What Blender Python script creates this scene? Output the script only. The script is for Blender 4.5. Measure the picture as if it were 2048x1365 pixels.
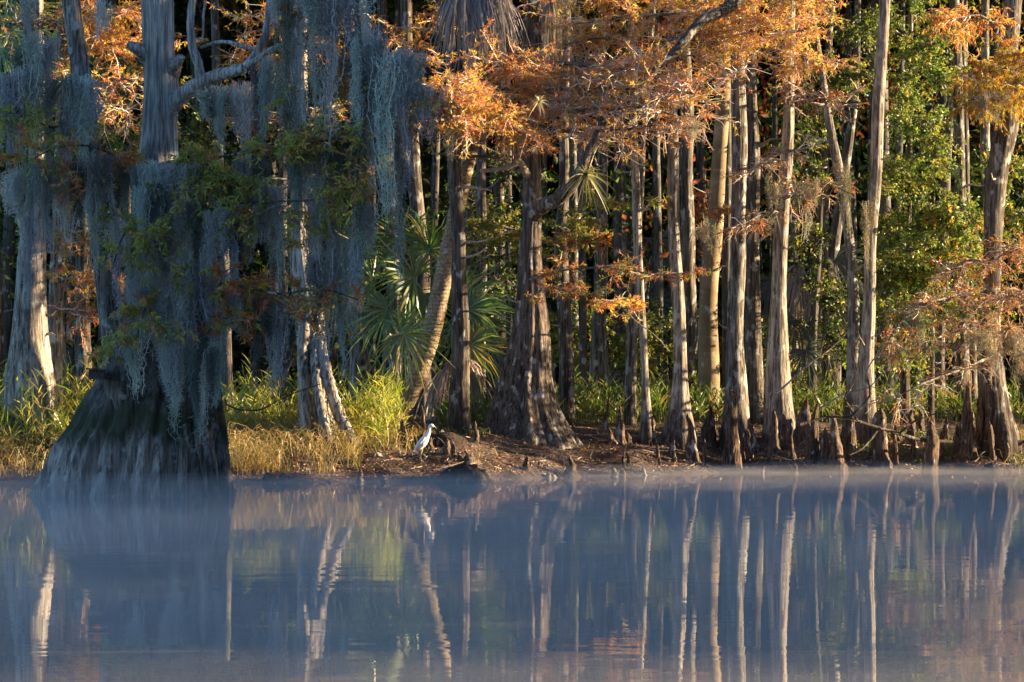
import bpy, math
import numpy as np
from mathutils import Vector

for o in list(bpy.data.objects):
    bpy.data.objects.remove(o)
SC = bpy.context.scene
COL = SC.collection
R = np.random.default_rng(7)

# ------------------------------------------------------------------ camera, sky, sun, exposure
F = 7020.0            # focal length in photo pixels (2048 wide)
CH = 1.6              # camera height over the water
HOR = 770.0           # horizon row in the photo
cd = bpy.data.cameras.new('camera')
cd.sensor_width = 36.0
cd.lens = 36.0 * F / 2048.0
cd.shift_y = (HOR - 682.5) / 2048.0
cd.clip_start = 0.5
cd.clip_end = 1000.0
cam = bpy.data.objects.new('camera', cd)
cam.location = (0, 0, CH)
cam.rotation_euler = (math.radians(90), 0, 0)
COL.objects.link(cam)
SC.camera = cam

SUN_EL, SUN_B = 13.0, 8.0      # elevation, and degrees behind the picture plane (sun at the right)
w = bpy.data.worlds.new('World')
SC.world = w
w.use_nodes = True
nt = w.node_tree
bg = nt.nodes['Background']
sky = nt.nodes.new('ShaderNodeTexSky')
sky.sky_type = 'NISHITA'
sky.sun_disc = False
sky.sun_elevation = math.radians(SUN_EL)
sky.sun_rotation = math.radians(90 - SUN_B)
sky.air_density = 1.0
sky.dust_density = 0.3
sky.ozone_density = 4.6
nt.links.new(sky.outputs[0], bg.inputs[0])
bg.inputs[1].default_value = 0.078

sl = bpy.data.lights.new('sun', 'SUN')
sl.energy = 5.0
sl.angle = math.radians(0.5)
sl.color = (1.0, 0.74, 0.45)
sun = bpy.data.objects.new('sun', sl)
el, bb = math.radians(SUN_EL), math.radians(SUN_B)
SDIR = Vector((math.cos(el) * math.cos(bb), math.cos(el) * math.sin(bb), math.sin(el)))
sun.rotation_euler = SDIR.to_track_quat('Z', 'Y').to_euler()
sun.location = (30, 60, 30)
COL.objects.link(sun)

SC.view_settings.view_transform = 'Standard'
SC.view_settings.look = 'None'
SC.view_settings.gamma = 1.0
SC.view_settings.use_curve_mapping = False
SC.view_settings.exposure = 2.05
SC.render.engine = 'CYCLES'
SC.cycles.max_bounces = 7
SC.cycles.diffuse_bounces = 3
SC.cycles.glossy_bounces = 3
SC.cycles.transmission_bounces = 4
SC.cycles.transparent_max_bounces = 6
SC.cycles.volume_bounces = 0

# ------------------------------------------------------------------ coordinates
def PX(px, Y): return (px - 1024.0) * Y / F
def PZ(py, Y): return CH + (HOR - py) * Y / F
def P(px, py, Y): return np.array((PX(px, Y), Y, PZ(py, Y)))

SHX = np.array([-80, -8.4, -3, -1, 0.2, 2, 4.3, 9, 20, 80.])
SHY = np.array([55, 57.5, 57.6, 58.3, 59.6, 62.0, 63.6, 64.6, 68.5, 84.])
def shore(x):
    x = np.asarray(x, float)
    return np.interp(x, SHX, SHY) + 0.22 * np.sin(x * 1.9 + 0.6) + 0.12 * np.sin(x * 4.7 + 2)
def ground(x, y):
    x = np.asarray(x, float); y = np.asarray(y, float)
    d = y - shore(x)
    up = 1.0 * (1 - np.exp(-np.maximum(d, 0) / 2.9))
    dn = -0.75 * (1 - np.exp(np.minimum(d, 0) / 3.0))
    n = 0.035 * np.sin(x * 2.3 + y * 1.1) * np.sin(y * 1.7 - x * 0.6) + 0.02 * np.sin(x * 6.1 + y * 2.7) * np.sin(y * 5.3 + 1)
    return up + dn + n * np.clip((d + 1) / 2, 0, 1)
def base_Y(px, py):
    """distance at which the ground shows at this pixel"""
    ys = np.arange(52, 90, 0.05)
    g = ground(PX(px, ys), ys)
    vis = CH + (HOR - py) * ys / F
    k = np.argmax(g >= vis)
    return float(ys[k])

# ------------------------------------------------------------------ mesh builders
class MB:
    def __init__(s): s.v = []; s.f = []; s.c = []; s.n = 0
    def add(s, v, f, c=None):
        v = np.asarray(v, float).reshape(-1, 3); f = np.asarray(f, int).reshape(-1, 4)
        s.v.append(v); s.f.append(f + s.n); s.n += len(v)
        if c is None: c = np.ones((len(f), 3)) * 0.5
        c = np.asarray(c, float)
        if c.ndim == 1: c = np.tile(c, (len(f), 1))
        s.c.append(c)
    def mesh(s, name, off=(0, 0, 0), smooth=False):
        v = np.concatenate(s.v) - np.asarray(off, float)
        f = np.concatenate(s.f); c = np.concatenate(s.c)
        tri = f[:, 3] == f[:, 2]
        me = bpy.data.meshes.new(name)
        me.vertices.add(len(v)); me.vertices.foreach_set('co', v.ravel().astype('f'))
        tot = np.where(tri, 3, 4); st = np.concatenate(([0], np.cumsum(tot)[:-1]))
        keep = np.ones(f.shape, bool); keep[tri, 3] = False
        li = f[keep]
        me.loops.add(len(li)); me.loops.foreach_set('vertex_index', li.astype('i'))
        me.polygons.add(len(f)); me.polygons.foreach_set('loop_start', st.astype('i'))
        me.polygons.foreach_set('loop_total', tot.astype('i'))
        me.polygons.foreach_set('use_smooth', np.full(len(f), smooth))
        a = me.attributes.new('tint', 'FLOAT_COLOR', 'FACE')
        a.data.foreach_set('color', np.concatenate((c, np.ones((len(c), 1))), 1).ravel().astype('f'))
        me.update(calc_edges=True)
        me.validate()
        return me

def obj(name, mb, mat, parent=None, smooth=False, kind=None, label=None, cat=None, group=None, origin=None):
    off = np.array(parent.location) if parent is not None else (np.array(origin) if origin is not None else np.zeros(3))
    me = mb if isinstance(mb, bpy.types.Mesh) else mb.mesh(name, off, smooth)
    o = bpy.data.objects.new(name, me)
    if mat is not None and not me.materials: me.materials.append(mat)
    COL.objects.link(o)
    if parent is not None: o.parent = parent
    elif origin is not None: o.location = origin
    tag(o, label, cat, group, kind)
    return o
def tag(o, label=None, cat=None, group=None, kind=None):
    if label: o['label'] = label
    if cat: o['category'] = cat
    if group: o['group'] = group
    if kind: o['kind'] = kind
def thing(name, label, cat, loc, group=None):
    o = bpy.data.objects.new(name, None)
    o.empty_display_size = 0.2
    COL.objects.link(o); o.location = [float(q) for q in loc]
    tag(o, label, cat, group)
    return o

def norm(a): return a / np.maximum(np.linalg.norm(a, axis=-1, keepdims=True), 1e-9)
def rv(rng, n, s=(1, 1, 1)): return norm(rng.normal(size=(n, 3))) * np.array(s)
def pick(rng, pal, n, jit=0.18):
    pal = np.asarray(pal, float)
    c = pal[rng.integers(0, len(pal), n)]
    return np.clip(c * (1 + rng.normal(0, jit, (n, 1))) * (1 + rng.normal(0, jit * 0.4, (n, 3))), 0.005, 0.9)

def prisms(mb, pl, rad, col, sides=3):
    """pl (M,K,3) polylines, rad (M,K)"""
    M, K, _ = pl.shape
    if M == 0: return
    d = norm(pl[:, -1] - pl[:, 0])
    up = np.where(np.abs(d[:, 2:3]) > 0.85, np.array([[1., 0, 0]]), np.array([[0, 0, 1.]]))
    a = norm(np.cross(d, up)); b = np.cross(d, a)
    th = np.arange(sides) * 2 * np.pi / sides
    ring = a[:, None, :] * np.cos(th)[None, :, None] + b[:, None, :] * np.sin(th)[None, :, None]
    v = pl[:, :, None, :] + ring[:, None] * rad[:, :, None, None]
    i = np.arange(M)[:, None, None] * K * sides + np.arange(K - 1)[None, :, None] * sides
    j = np.arange(sides)[None, None, :]; j2 = (j + 1) % sides
    f = np.stack((i + j, i + j2, i + j2 + sides, i + j + sides), -1).reshape(-1, 4)
    if np.ndim(col) == 2: col = np.repeat(col, (K - 1) * sides, 0)
    mb.add(v, f, col)

def ribbons(mb, pl, wid, side, col):
    """flat strips: pl (M,K,3), wid (M,K), side (M,3)"""
    M, K, _ = pl.shape
    v = np.stack((pl - side[:, None] * wid[..., None] / 2, pl + side[:, None] * wid[..., None] / 2), 2)
    i = np.arange(M)[:, None] * K * 2 + np.arange(K - 1)[None] * 2
    f = np.stack((i, i + 1, i + 3, i + 2), -1).reshape(-1, 4)
    if np.ndim(col) == 2: col = np.repeat(col, K - 1, 0)
    mb.add(v, f, col)

def leaves(mb, p, d, ln, wd, col, rng, mid=0.45):
    n = len(p)
    if n == 0: return
    d = norm(d); s = norm(np.cross(d, rng.normal(size=(n, 3))))
    ln = np.broadcast_to(ln, n)[:, None]; wd = np.broadcast_to(wd, n)[:, None]
    m = p + d * ln * mid + np.cross(d, s) * ln * 0.06
    v = np.stack((p, m + s * wd / 2, p + d * ln, m - s * wd / 2), 1)
    mb.add(v, np.arange(n * 4).reshape(n, 4), col)

def resample(pts, n):
    pts = np.asarray(pts, float)
    t = np.concatenate(([0], np.cumsum(np.linalg.norm(np.diff(pts[:, :3], axis=0), axis=1))))
    u = np.linspace(0, t[-1], n)
    out = np.stack([np.interp(u, t, pts[:, k]) for k in range(pts.shape[1])], 1)
    for _ in range(max(1, n // (len(pts) * 3))):
        out[1:-1] = (out[:-2] + 2 * out[1:-1] + out[2:]) / 4
    return out

def tube(mb, pts, r0, r1=None, sides=9, n=None, wob=0.0, seed=0, col=None, rough=0.08):
    """round limb along a polyline; pts (N,3) or (N,4) with radius"""
    rng = np.random.default_rng(seed + 11)
    pts = np.asarray(pts, float)
    if pts.shape[1] == 3:
        pts = np.concatenate((pts, np.linspace(r0, r1, len(pts))[:, None]), 1)
    n = n or max(6, 4 * len(pts))
    q = resample(pts, n)
    c = q[:, :3].copy(); r = q[:, 3]
    if wob:
        for _ in range(3):
            k = rng.uniform(2, 9); c[1:] += np.sin(np.linspace(0, k, n) + rng.uniform(0, 6))[1:, None] * rv(rng, 1) * wob
    t = norm(np.gradient(c, axis=0))
    ref = np.array([0.31, 0.9, 0.28]) if abs(t[:, 1].mean()) < 0.8 else np.array([1., 0, 0])
    a = norm(np.cross(t, ref)); b = np.cross(t, a)
    th = np.arange(sides) * 2 * np.pi / sides
    rr = r[:, None] * (1 + rough * rng.normal(size=(n, sides)))
    v = c[:, None] + (a[:, None] * np.cos(th)[None, :, None] + b[:, None] * np.sin(th)[None, :, None]) * rr[..., None]
    i = np.arange(n - 1)[:, None] * sides; j = np.arange(sides)[None]; j2 = (j + 1) % sides
    f = np.stack((i + j, i + j2, i + j2 + sides, i + j + sides), -1).reshape(-1, 4)
    v = v.reshape(-1, 3)
    v = np.concatenate((v, c[:1], c[-1:])); e = n * sides
    cap = [(e, k, (k + 1) % sides, (k + 1) % sides) for k in range(sides)]
    cap2 = [(e + 1, e - sides + (k + 1) % sides, e - sides + k, e - sides + k) for k in range(sides)]
    f = np.concatenate((f, np.array(cap), np.array(cap2)))
    mb.add(v, f, col)
    return c

def wavef(th, z, rng, ks, zk):
    s = np.zeros(np.broadcast(th, z).shape)
    for k in ks:
        s += np.cos(k * th + rng.uniform(0, 6.28) + zk * rng.normal() * z + 0.5 * np.sin(z * rng.uniform(.5, 1.5) + rng.uniform(0, 6)))
    return s / math.sqrt(len(ks))

def trunk_mesh(prof, Y, seed, rib=0.05, rib_h=0.6, nrib=(7, 11, 15), bark=0.03, seg=30, dz=0.12, ry=1.0, zmin=None, ztop=15.0, top_tip=0.45, sway=0.0):
    """prof: rows (py, x_left, x_right) in photo pixels at distance Y, listed from the bottom up; horizontal rings."""
    rng = np.random.default_rng(seed)
    prof = sorted([(PZ(a, Y), PX(b, Y), PX(c, Y)) for a, b, c in prof])
    z = np.array([p[0] for p in prof]); xl = np.array([p[1] for p in prof]); xr = np.array([p[2] for p in prof])
    if zmin is None: zmin = float(ground((xl[0] + xr[0]) / 2, Y)) - 0.25
    zz = np.arange(zmin, ztop, dz)
    def ext(a):
        out = np.interp(zz, z, a)
        return out
    cx = ext((xl + xr) / 2); hw = ext((xr - xl) / 2)
    above = zz > z[-1]
    if above.any():
        k = max(0, len(z) - 3)
        slope = ((xl[-1] + xr[-1]) - (xl[k] + xr[k])) / 2 / max(z[-1] - z[k], .1)
        cx[above] += slope * (zz[above] - z[-1]) * 0.6
        hw[above] *= np.linspace(1, top_tip, above.sum())
    if sway: cx = cx + hw * sway * (np.sin(zz * rng.uniform(.7, 1.3) + rng.uniform(0, 6)) + .5 * np.sin(zz * rng.uniform(1.8, 3) + rng.uniform(0, 6))); hw = hw * (1 + .05 * np.sin(zz * rng.uniform(1.5, 3) + rng.uniform(0, 6)))
    for _ in range(4):
        cx[1:-1] = (cx[:-2] + 2 * cx[1:-1] + cx[2:]) / 4; hw[1:-1] = (hw[:-2] + 2 * hw[1:-1] + hw[2:]) / 4
    th = np.arange(seg) * 2 * np.pi / seg
    Zg, Tg = np.meshgrid(zz, th, indexing='ij')
    amp = rib * np.exp(-(Zg - zz[0]) / rib_h) 
    wv = wavef(Tg, Zg, rng, nrib, 0.12)
    wv = np.where(wv > 0, wv * 0.6, wv * 1.1)
    hi = wavef(Tg, Zg, rng, (5, 8, 11, 13), 0.9) * bark
    rad = 1 + amp * wv + hi
    rad += 0.25 * bark * rng.normal(size=rad.shape)
    x = cx[:, None] + hw[:, None] * rad * np.cos(Tg)
    y = Y + hw[:, None] * ry * rad * np.sin(Tg)
    zv = Zg + 0
    v = np.stack((x, y, zv), -1).reshape(-1, 3)
    n = len(zz)
    i = np.arange(n - 1)[:, None] * seg; j = np.arange(seg)[None]; j2 = (j + 1) % seg
    f = np.stack((i + j, i + j2, i + j2 + seg, i + j + seg), -1).reshape(-1, 4)
    mb = MB()
    v = np.concatenate((v, [[cx[-1], Y, zz[-1]]])); e = n * seg
    cap = np.array([(e, e - seg + k, e - seg + (k + 1) % seg, e - seg + (k + 1) % seg) for k in range(seg)])
    mb.add(v, np.concatenate((f, cap)))
    return mb, np.array((cx[0], Y, max(zz[0], 0))), np.array((cx[-1], Y, zz[-1])), lambda q: (float(np.interp(q, zz, cx)), float(np.interp(q, zz, hw)))

# ------------------------------------------------------------------ materials
def newmat(name):
    m = bpy.data.materials.new(name); m.use_nodes = True
    n = m.node_tree.nodes; l = m.node_tree.links
    for q in list(n): n.remove(q)
    return m, n, l
def N(n, t, **kw):
    q = n.new(t)
    for k, v in kw.items():
        if k.startswith('i_'):
            key = k[2:]
            key = int(key) if key.isdigit() else key
            q.inputs[key].default_value = v
        else: setattr(q, k, v)
    return q
def ramp(n, stops):
    r = n.new('ShaderNodeValToRGB'); cr = r.color_ramp
    while len(cr.elements) < len(stops): cr.elements.new(0.5)
    for e, (p, c) in zip(cr.elements, stops):
        e.position = p; e.color = (*c, 1) if len(c) == 3 else c
    return r

def leaf_mat(name, trans=0.45, gloss=0.06, rough=0.45, warm=(1.15, 1.1, 0.75)):
    m, n, l = newmat(name)
    out = N(n, 'ShaderNodeOutputMaterial')
    at = N(n, 'ShaderNodeAttribute', attribute_name='tint')
    d = N(n, 'ShaderNodeBsdfDiffuse'); t = N(n, 'ShaderNodeBsdfTranslucent')
    mu = N(n, 'ShaderNodeMixRGB', blend_type='MULTIPLY', i_Fac=1.0); mu.inputs[2].default_value = (*warm, 1)
    l.new(at.outputs['Color'], d.inputs[0]); l.new(at.outputs['Color'], mu.inputs[1]); l.new(mu.outputs[0], t.inputs[0])
    mx = N(n, 'ShaderNodeMixShader', i_0=trans); l.new(d.outputs[0], mx.inputs[1]); l.new(t.outputs[0], mx.inputs[2])
    last = mx
    if gloss > 0:
        g = N(n, 'ShaderNodeBsdfGlossy'); g.inputs['Roughness'].default_value = rough
        m2 = N(n, 'ShaderNodeMixShader', i_0=gloss); l.new(mx.outputs[0], m2.inputs[1]); l.new(g.outputs[0], m2.inputs[2]); last = m2
    l.new(last.outputs[0], out.inputs[0])
    return m
M_LEAF = leaf_mat('feathery_leaf', 0.45, 0.02)
M_BROAD = leaf_mat('broad_leaf', 0.38, 0.05, 0.5)
M_GRASS = leaf_mat('grass_blade', 0.5, 0.04, 0.4)
M_FROND = leaf_mat('palm_leaf', 0.32, 0.08, 0.4)
M_MOSS = leaf_mat('hanging_moss', 0.25, 0.0, warm=(1, 1, 0.9))
M_LITTER = leaf_mat('dry_leaf', 0.15, 0.03)

def tint_mat(name, rough=0.85, spec=0.2):
    m, n, l = newmat(name)
    out = N(n, 'ShaderNodeOutputMaterial'); b = N(n, 'ShaderNodeBsdfPrincipled')
    at = N(n, 'ShaderNodeAttribute', attribute_name='tint')
    l.new(at.outputs['Color'], b.inputs['Base Color']); b.inputs['Roughness'].default_value = rough
    b.inputs['Specular IOR Level'].default_value = spec
    l.new(b.outputs[0], out.inputs[0]); return m
M_TWIG = tint_mat('twig_bark')

def bark_mat(name, light, dark, lichen=0.25, lichen_col=(0.58, 0.59, 0.54), scale=1.0, dark_below=None, dark_below_soft=0.5, dark_below_col=(0.035, 0.026, 0.022), green=None, bump=0.035, rings=0.0, zs=0.085, contrast=(0.41, 0.60), above=None):
    m, n, l = newmat(name)
    out = N(n, 'ShaderNodeOutputMaterial'); b = N(n, 'ShaderNodeBsdfPrincipled')
    b.inputs['Roughness'].default_value = 0.9; b.inputs['Specular IOR Level'].default_value = 0.15
    geo = N(n, 'ShaderNodeNewGeometry')
    tc = N(n, 'ShaderNodeTexCoord'); oi = N(n, 'ShaderNodeObjectInfo')
    ad = N(n, 'ShaderNodeVectorMath', operation='ADD'); l.new(geo.outputs['Position'], ad.inputs[0])
    cm = N(n, 'ShaderNodeCombineXYZ'); mm = N(n, 'ShaderNodeMath', operation='MULTIPLY', i_1=37.0)
    l.new(oi.outputs['Random'], mm.inputs[0]); l.new(mm.outputs[0], cm.inputs[2]); l.new(cm.outputs[0], ad.inputs[1])
    mp = N(n, 'ShaderNodeMapping'); mp.inputs['Scale'].default_value = (1, 1, zs); l.new(ad.outputs[0], mp.inputs[0])
    n1 = N(n, 'ShaderNodeTexNoise'); n1.inputs['Scale'].default_value = 21 * scale; n1.inputs['Detail'].default_value = 7; n1.inputs['Roughness'].default_value = 0.72
    l.new(mp.outputs[0], n1.inputs['Vector'])
    r1 = ramp(n, [(contrast[0], dark), (contrast[1], light)]); l.new(n1.outputs['Fac'], r1.inputs[0])
    # broad patches of weathering
    n2 = N(n, 'ShaderNodeTexNoise'); n2.inputs['Scale'].default_value = 1.6; n2.inputs['Detail'].default_value = 5
    l.new(ad.outputs[0], n2.inputs['Vector'])
    r2 = ramp(n, [(0.32, (0.55, 0.52, 0.5)), (0.68, (1.2, 1.18, 1.12))]); l.new(n2.outputs['Fac'], r2.inputs[0])
    mu = N(n, 'ShaderNodeMixRGB', blend_type='MULTIPLY', i_Fac=0.8); l.new(r1.outputs[0], mu.inputs[1]); l.new(r2.outputs[0], mu.inputs[2])
    col = mu.outputs[0]
    if lichen > 0:
        n3 = N(n, 'ShaderNodeTexNoise'); n3.inputs['Scale'].default_value = 7.5; n3.inputs['Detail'].default_value = 3
        mp3 = N(n, 'ShaderNodeMapping'); mp3.inputs['Scale'].default_value = (1, 1, 0.6); l.new(ad.outputs[0], mp3.inputs[0]); l.new(mp3.outputs[0], n3.inputs['Vector'])
        r3 = ramp(n, [(0.62 - 0.12 * lichen, (0, 0, 0)), (0.70 - 0.12 * lichen, (1, 1, 1))]); l.new(n3.outputs['Fac'], r3.inputs[0])
        mx = N(n, 'ShaderNodeMixRGB'); l.new(r3.outputs[0], mx.inputs[0]); l.new(col, mx.inputs[1]); mx.inputs[2].default_value = (*lichen_col, 1)
        m3 = N(n, 'ShaderNodeMixRGB', i_Fac=0.6); l.new(col, m3.inputs[1]); l.new(mx.outputs[0], m3.inputs[2]); col = m3.outputs[0]
    sx = N(n, 'ShaderNodeSeparateXYZ'); l.new(geo.outputs['Position'], sx.inputs[0])
    if dark_below is not None:   # darker below this height; a flood mark on the bank trees
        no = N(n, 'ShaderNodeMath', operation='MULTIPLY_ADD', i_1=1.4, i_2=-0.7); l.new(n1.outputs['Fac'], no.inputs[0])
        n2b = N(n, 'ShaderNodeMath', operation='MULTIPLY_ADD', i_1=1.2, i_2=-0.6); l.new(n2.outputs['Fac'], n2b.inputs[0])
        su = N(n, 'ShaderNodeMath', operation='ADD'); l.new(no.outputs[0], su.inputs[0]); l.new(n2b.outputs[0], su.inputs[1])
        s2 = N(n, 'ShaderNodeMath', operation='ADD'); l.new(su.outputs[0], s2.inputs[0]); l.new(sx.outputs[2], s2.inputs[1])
        mr = N(n, 'ShaderNodeMapRange'); mr.inputs['From Min'].default_value = dark_below - dark_below_soft; mr.inputs['From Max'].default_value = dark_below + dark_below_soft
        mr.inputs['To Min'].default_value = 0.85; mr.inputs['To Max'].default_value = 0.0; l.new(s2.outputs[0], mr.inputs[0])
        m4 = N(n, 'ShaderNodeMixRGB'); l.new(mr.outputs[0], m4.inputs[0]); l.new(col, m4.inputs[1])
        sc_ = N(n, 'ShaderNodeMixRGB', blend_type='MULTIPLY', i_Fac=0.8); sc_.inputs[1].default_value = (*[q * 2 for q in dark_below_col], 1); l.new(n1.outputs['Fac'], sc_.inputs[2])
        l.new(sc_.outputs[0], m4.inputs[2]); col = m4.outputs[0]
    if above is not None:   # dark algae and lichen above the washed zone
        za, soft, ac = above
        q1 = N(n, 'ShaderNodeMath', operation='MULTIPLY_ADD', i_1=1.6, i_2=-0.8); l.new(n2.outputs['Fac'], q1.inputs[0])
        q2 = N(n, 'ShaderNodeMath', operation='ADD'); l.new(q1.outputs[0], q2.inputs[0]); l.new(sx.outputs[2], q2.inputs[1])
        q3 = N(n, 'ShaderNodeMapRange'); q3.inputs['From Min'].default_value = za - soft; q3.inputs['From Max'].default_value = za + soft; q3.inputs['To Max'].default_value = 0.8; l.new(q2.outputs[0], q3.inputs[0])
        q4 = N(n, 'ShaderNodeMixRGB', blend_type='MULTIPLY'); l.new(q3.outputs[0], q4.inputs[0]); l.new(col, q4.inputs[1]); q4.inputs[2].default_value = (*ac, 1); col = q4.outputs[0]
    if green is not None:   # (z centre, half height, colour)
        zc, hh, gc = green
        sb = N(n, 'ShaderNodeMath', operation='SUBTRACT', i_1=zc); l.new(sx.outputs[2], sb.inputs[0])
        ab = N(n, 'ShaderNodeMath', operation='ABSOLUTE'); l.new(sb.outputs[0], ab.inputs[0])
        mr = N(n, 'ShaderNodeMapRange'); mr.inputs['From Min'].default_value = hh; mr.inputs['From Max'].default_value = 0.0; l.new(ab.outputs[0], mr.inputs[0])
        n5 = N(n, 'ShaderNodeTexNoise'); n5.inputs['Scale'].default_value = 2.6; n5.inputs['Detail'].default_value = 6; l.new(ad.outputs[0], n5.inputs['Vector'])
        mu5 = N(n, 'ShaderNodeMath', operation='MULTIPLY'); l.new(n5.outputs['Fac'], mu5.inputs[0]); l.new(mr.outputs[0], mu5.inputs[1])
        r5 = ramp(n, [(0.22, (0, 0, 0)), (0.46, (.85, .85, .85))]); l.new(mu5.outputs[0], r5.inputs[0])
        m6 = N(n, 'ShaderNodeMixRGB'); l.new(r5.outputs[0], m6.inputs[0]); l.new(col, m6.inputs[1]); m6.inputs[2].default_value = (*gc, 1); col = m6.outputs[0]
    h = n1.outputs['Fac']
    if rings > 0:
        wv = N(n, 'ShaderNodeTexWave', wave_type='BANDS', bands_direction='Z'); wv.inputs['Scale'].default_value = rings; wv.inputs['Distortion'].default_value = 2.5; wv.inputs['Detail'].default_value = 3
        l.new(ad.outputs[0], wv.inputs['Vector'])
        rr = ramp(n, [(0.0, (0.62, 0.58, 0.52)), (0.5, (1, 1, 1))]); l.new(wv.outputs['Fac'], rr.inputs[0])
        m7 = N(n, 'ShaderNodeMixRGB', blend_type='MULTIPLY', i_Fac=0.8); l.new(col, m7.inputs[1]); m7.inputs[0].default_value = 0.45; l.new(rr.outputs[0], m7.inputs[2]); col = m7.outputs[0]
        h7 = N(n, 'ShaderNodeMath', operation='ADD'); l.new(h, h7.inputs[0]); l.new(wv.outputs['Fac'], h7.inputs[1]); h = h7.outputs[0]
    bp = N(n, 'ShaderNodeBump'); bp.inputs['Distance'].default_value = bump; bp.inputs['Strength'].default_value = 1.0
    l.new(h, bp.inputs['Height']); l.new(bp.outputs[0], b.inputs['Normal'])
    l.new(col, b.inputs['Base Color']); l.new(b.outputs[0], out.inputs[0])
    return m
M_BARK = bark_mat('cypress_bark', (0.37, 0.34, 0.295), (0.06, 0.051, 0.043), 0.5, dark_below=1.0, dark_below_soft=0.6)
M_BARKD = bark_mat('dark_bark', (0.20, 0.17, 0.14), (0.045, 0.036, 0.03), 0.3, dark_below=1.1, dark_below_soft=0.6)
M_BARKP = bark_mat('pale_bark', (0.54, 0.495, 0.42), (0.105, 0.088, 0.073), 0.4, dark_below=0.9, dark_below_soft=0.5)
M_SMOOTH = bark_mat('smooth_bark', (0.42, 0.33, 0.20), (0.24, 0.19, 0.12), 0.12, scale=2.2, zs=0.5, bump=0.004, rings=0.55, contrast=(0.3, 0.7))
M_PALM = bark_mat('palm_bark', (0.46, 0.37, 0.25), (0.19, 0.14, 0.09), 0.1, scale=1.6, zs=0.6, bump=0.008, rings=4.6)
M_BIG = bark_mat('old_cypress_bark', (0.64, 0.62, 0.58), (0.20, 0.185, 0.17), 0.0, scale=1.1, zs=0.05, bump=0.035, dark_below=4.7, dark_below_soft=0.55, dark_below_col=(0.06, 0.054, 0.05))  # lower trunk coloured darker than the upper trunk
M_BIGBASE = bark_mat('old_cypress_base_bark', (0.52, 0.44, 0.38), (0.13, 0.11, 0.10), 0.1, scale=0.8, zs=0.06, bump=0.03, green=(1.05, 0.7, (0.05, 0.06, 0.03)), above=(0.95, 0.35, (0.22, 0.22, 0.23)))
M_CENTRE = bark_mat('buttress_bark', (0.22, 0.185, 0.155), (0.045, 0.036, 0.031), 0.35, scale=1.0, zs=0.08, bump=0.025)
M_KNEE = bark_mat('knee_bark', (0.25, 0.18, 0.135), (0.035, 0.027, 0.024), 0.15, scale=1.5, zs=0.12, bump=0.035)
M_BARKS = bark_mat('shaded_bark', (0.24, 0.21, 0.178), (0.05, 0.042, 0.036), 0.45, dark_below=1.0, dark_below_soft=0.6)
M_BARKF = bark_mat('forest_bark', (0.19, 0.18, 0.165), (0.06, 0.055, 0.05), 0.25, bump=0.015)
M_LIMB = bark_mat('limb_bark', (0.30, 0.26, 0.22), (0.06, 0.05, 0.04), 0.3, scale=1.3, zs=1.0, bump=0.01)
M_DEADLIMB = bark_mat('bleached_limb', (0.5, 0.45, 0.37), (0.22, 0.18, 0.14), 0.2, scale=1.3, zs=1.0, bump=0.006)

def mud_mat():
    m, n, l = newmat('mud')
    out = N(n, 'ShaderNodeOutputMaterial'); b = N(n, 'ShaderNodeBsdfPrincipled')
    geo = N(n, 'ShaderNodeNewGeometry')
    n1 = N(n, 'ShaderNodeTexNoise'); n1.inputs['Scale'].default_value = 1.3; n1.inputs['Detail'].default_value = 8; n1.inputs['Roughness'].default_value = 0.7
    l.new(geo.outputs['Position'], n1.inputs['Vector'])
    n2 = N(n, 'ShaderNodeTexNoise'); n2.inputs['Scale'].default_value = 22; n2.inputs['Detail'].default_value = 4
    l.new(geo.outputs['Position'], n2.inputs['Vector'])
    r = ramp(n, [(0.35, (0.035, 0.026, 0.02)), (0.5, (0.075, 0.055, 0.042)), (0.63, (0.15, 0.12, 0.095))]); l.new(n1.outputs['Fac'], r.inputs[0])
    r2 = ramp(n, [(0.35, (0.55, 0.5, 0.48)), (0.65, (1.25, 1.2, 1.15))]); l.new(n2.outputs['Fac'], r2.inputs[0])
    mu = N(n, 'ShaderNodeMixRGB', blend_type='MULTIPLY', i_Fac=1.0); l.new(r.outputs[0], mu.inputs[1]); l.new(r2.outputs[0], mu.inputs[2])
    l.new(mu.outputs[0], b.inputs['Base Color'])
    rr = ramp(n, [(0.4, (0.45,) * 3), (0.6, (0.9,) * 3)]); l.new(n1.outputs['Fac'], rr.inputs[0]); l.new(rr.outputs[0], b.inputs['Roughness'])
    ad = N(n, 'ShaderNodeMath', operation='MULTIPLY_ADD', i_1=0.4); l.new(n2.outputs['Fac'], ad.inputs[0]); l.new(n1.outputs['Fac'], ad.inputs[2])
    bp = N(n, 'ShaderNodeBump'); bp.inputs['Distance'].default_value = 0.09; l.new(ad.outputs[0], bp.inputs['Height']); l.new(bp.outputs[0], b.inputs['Normal'])
    l.new(b.outputs[0], out.inputs[0]); return m
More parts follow.
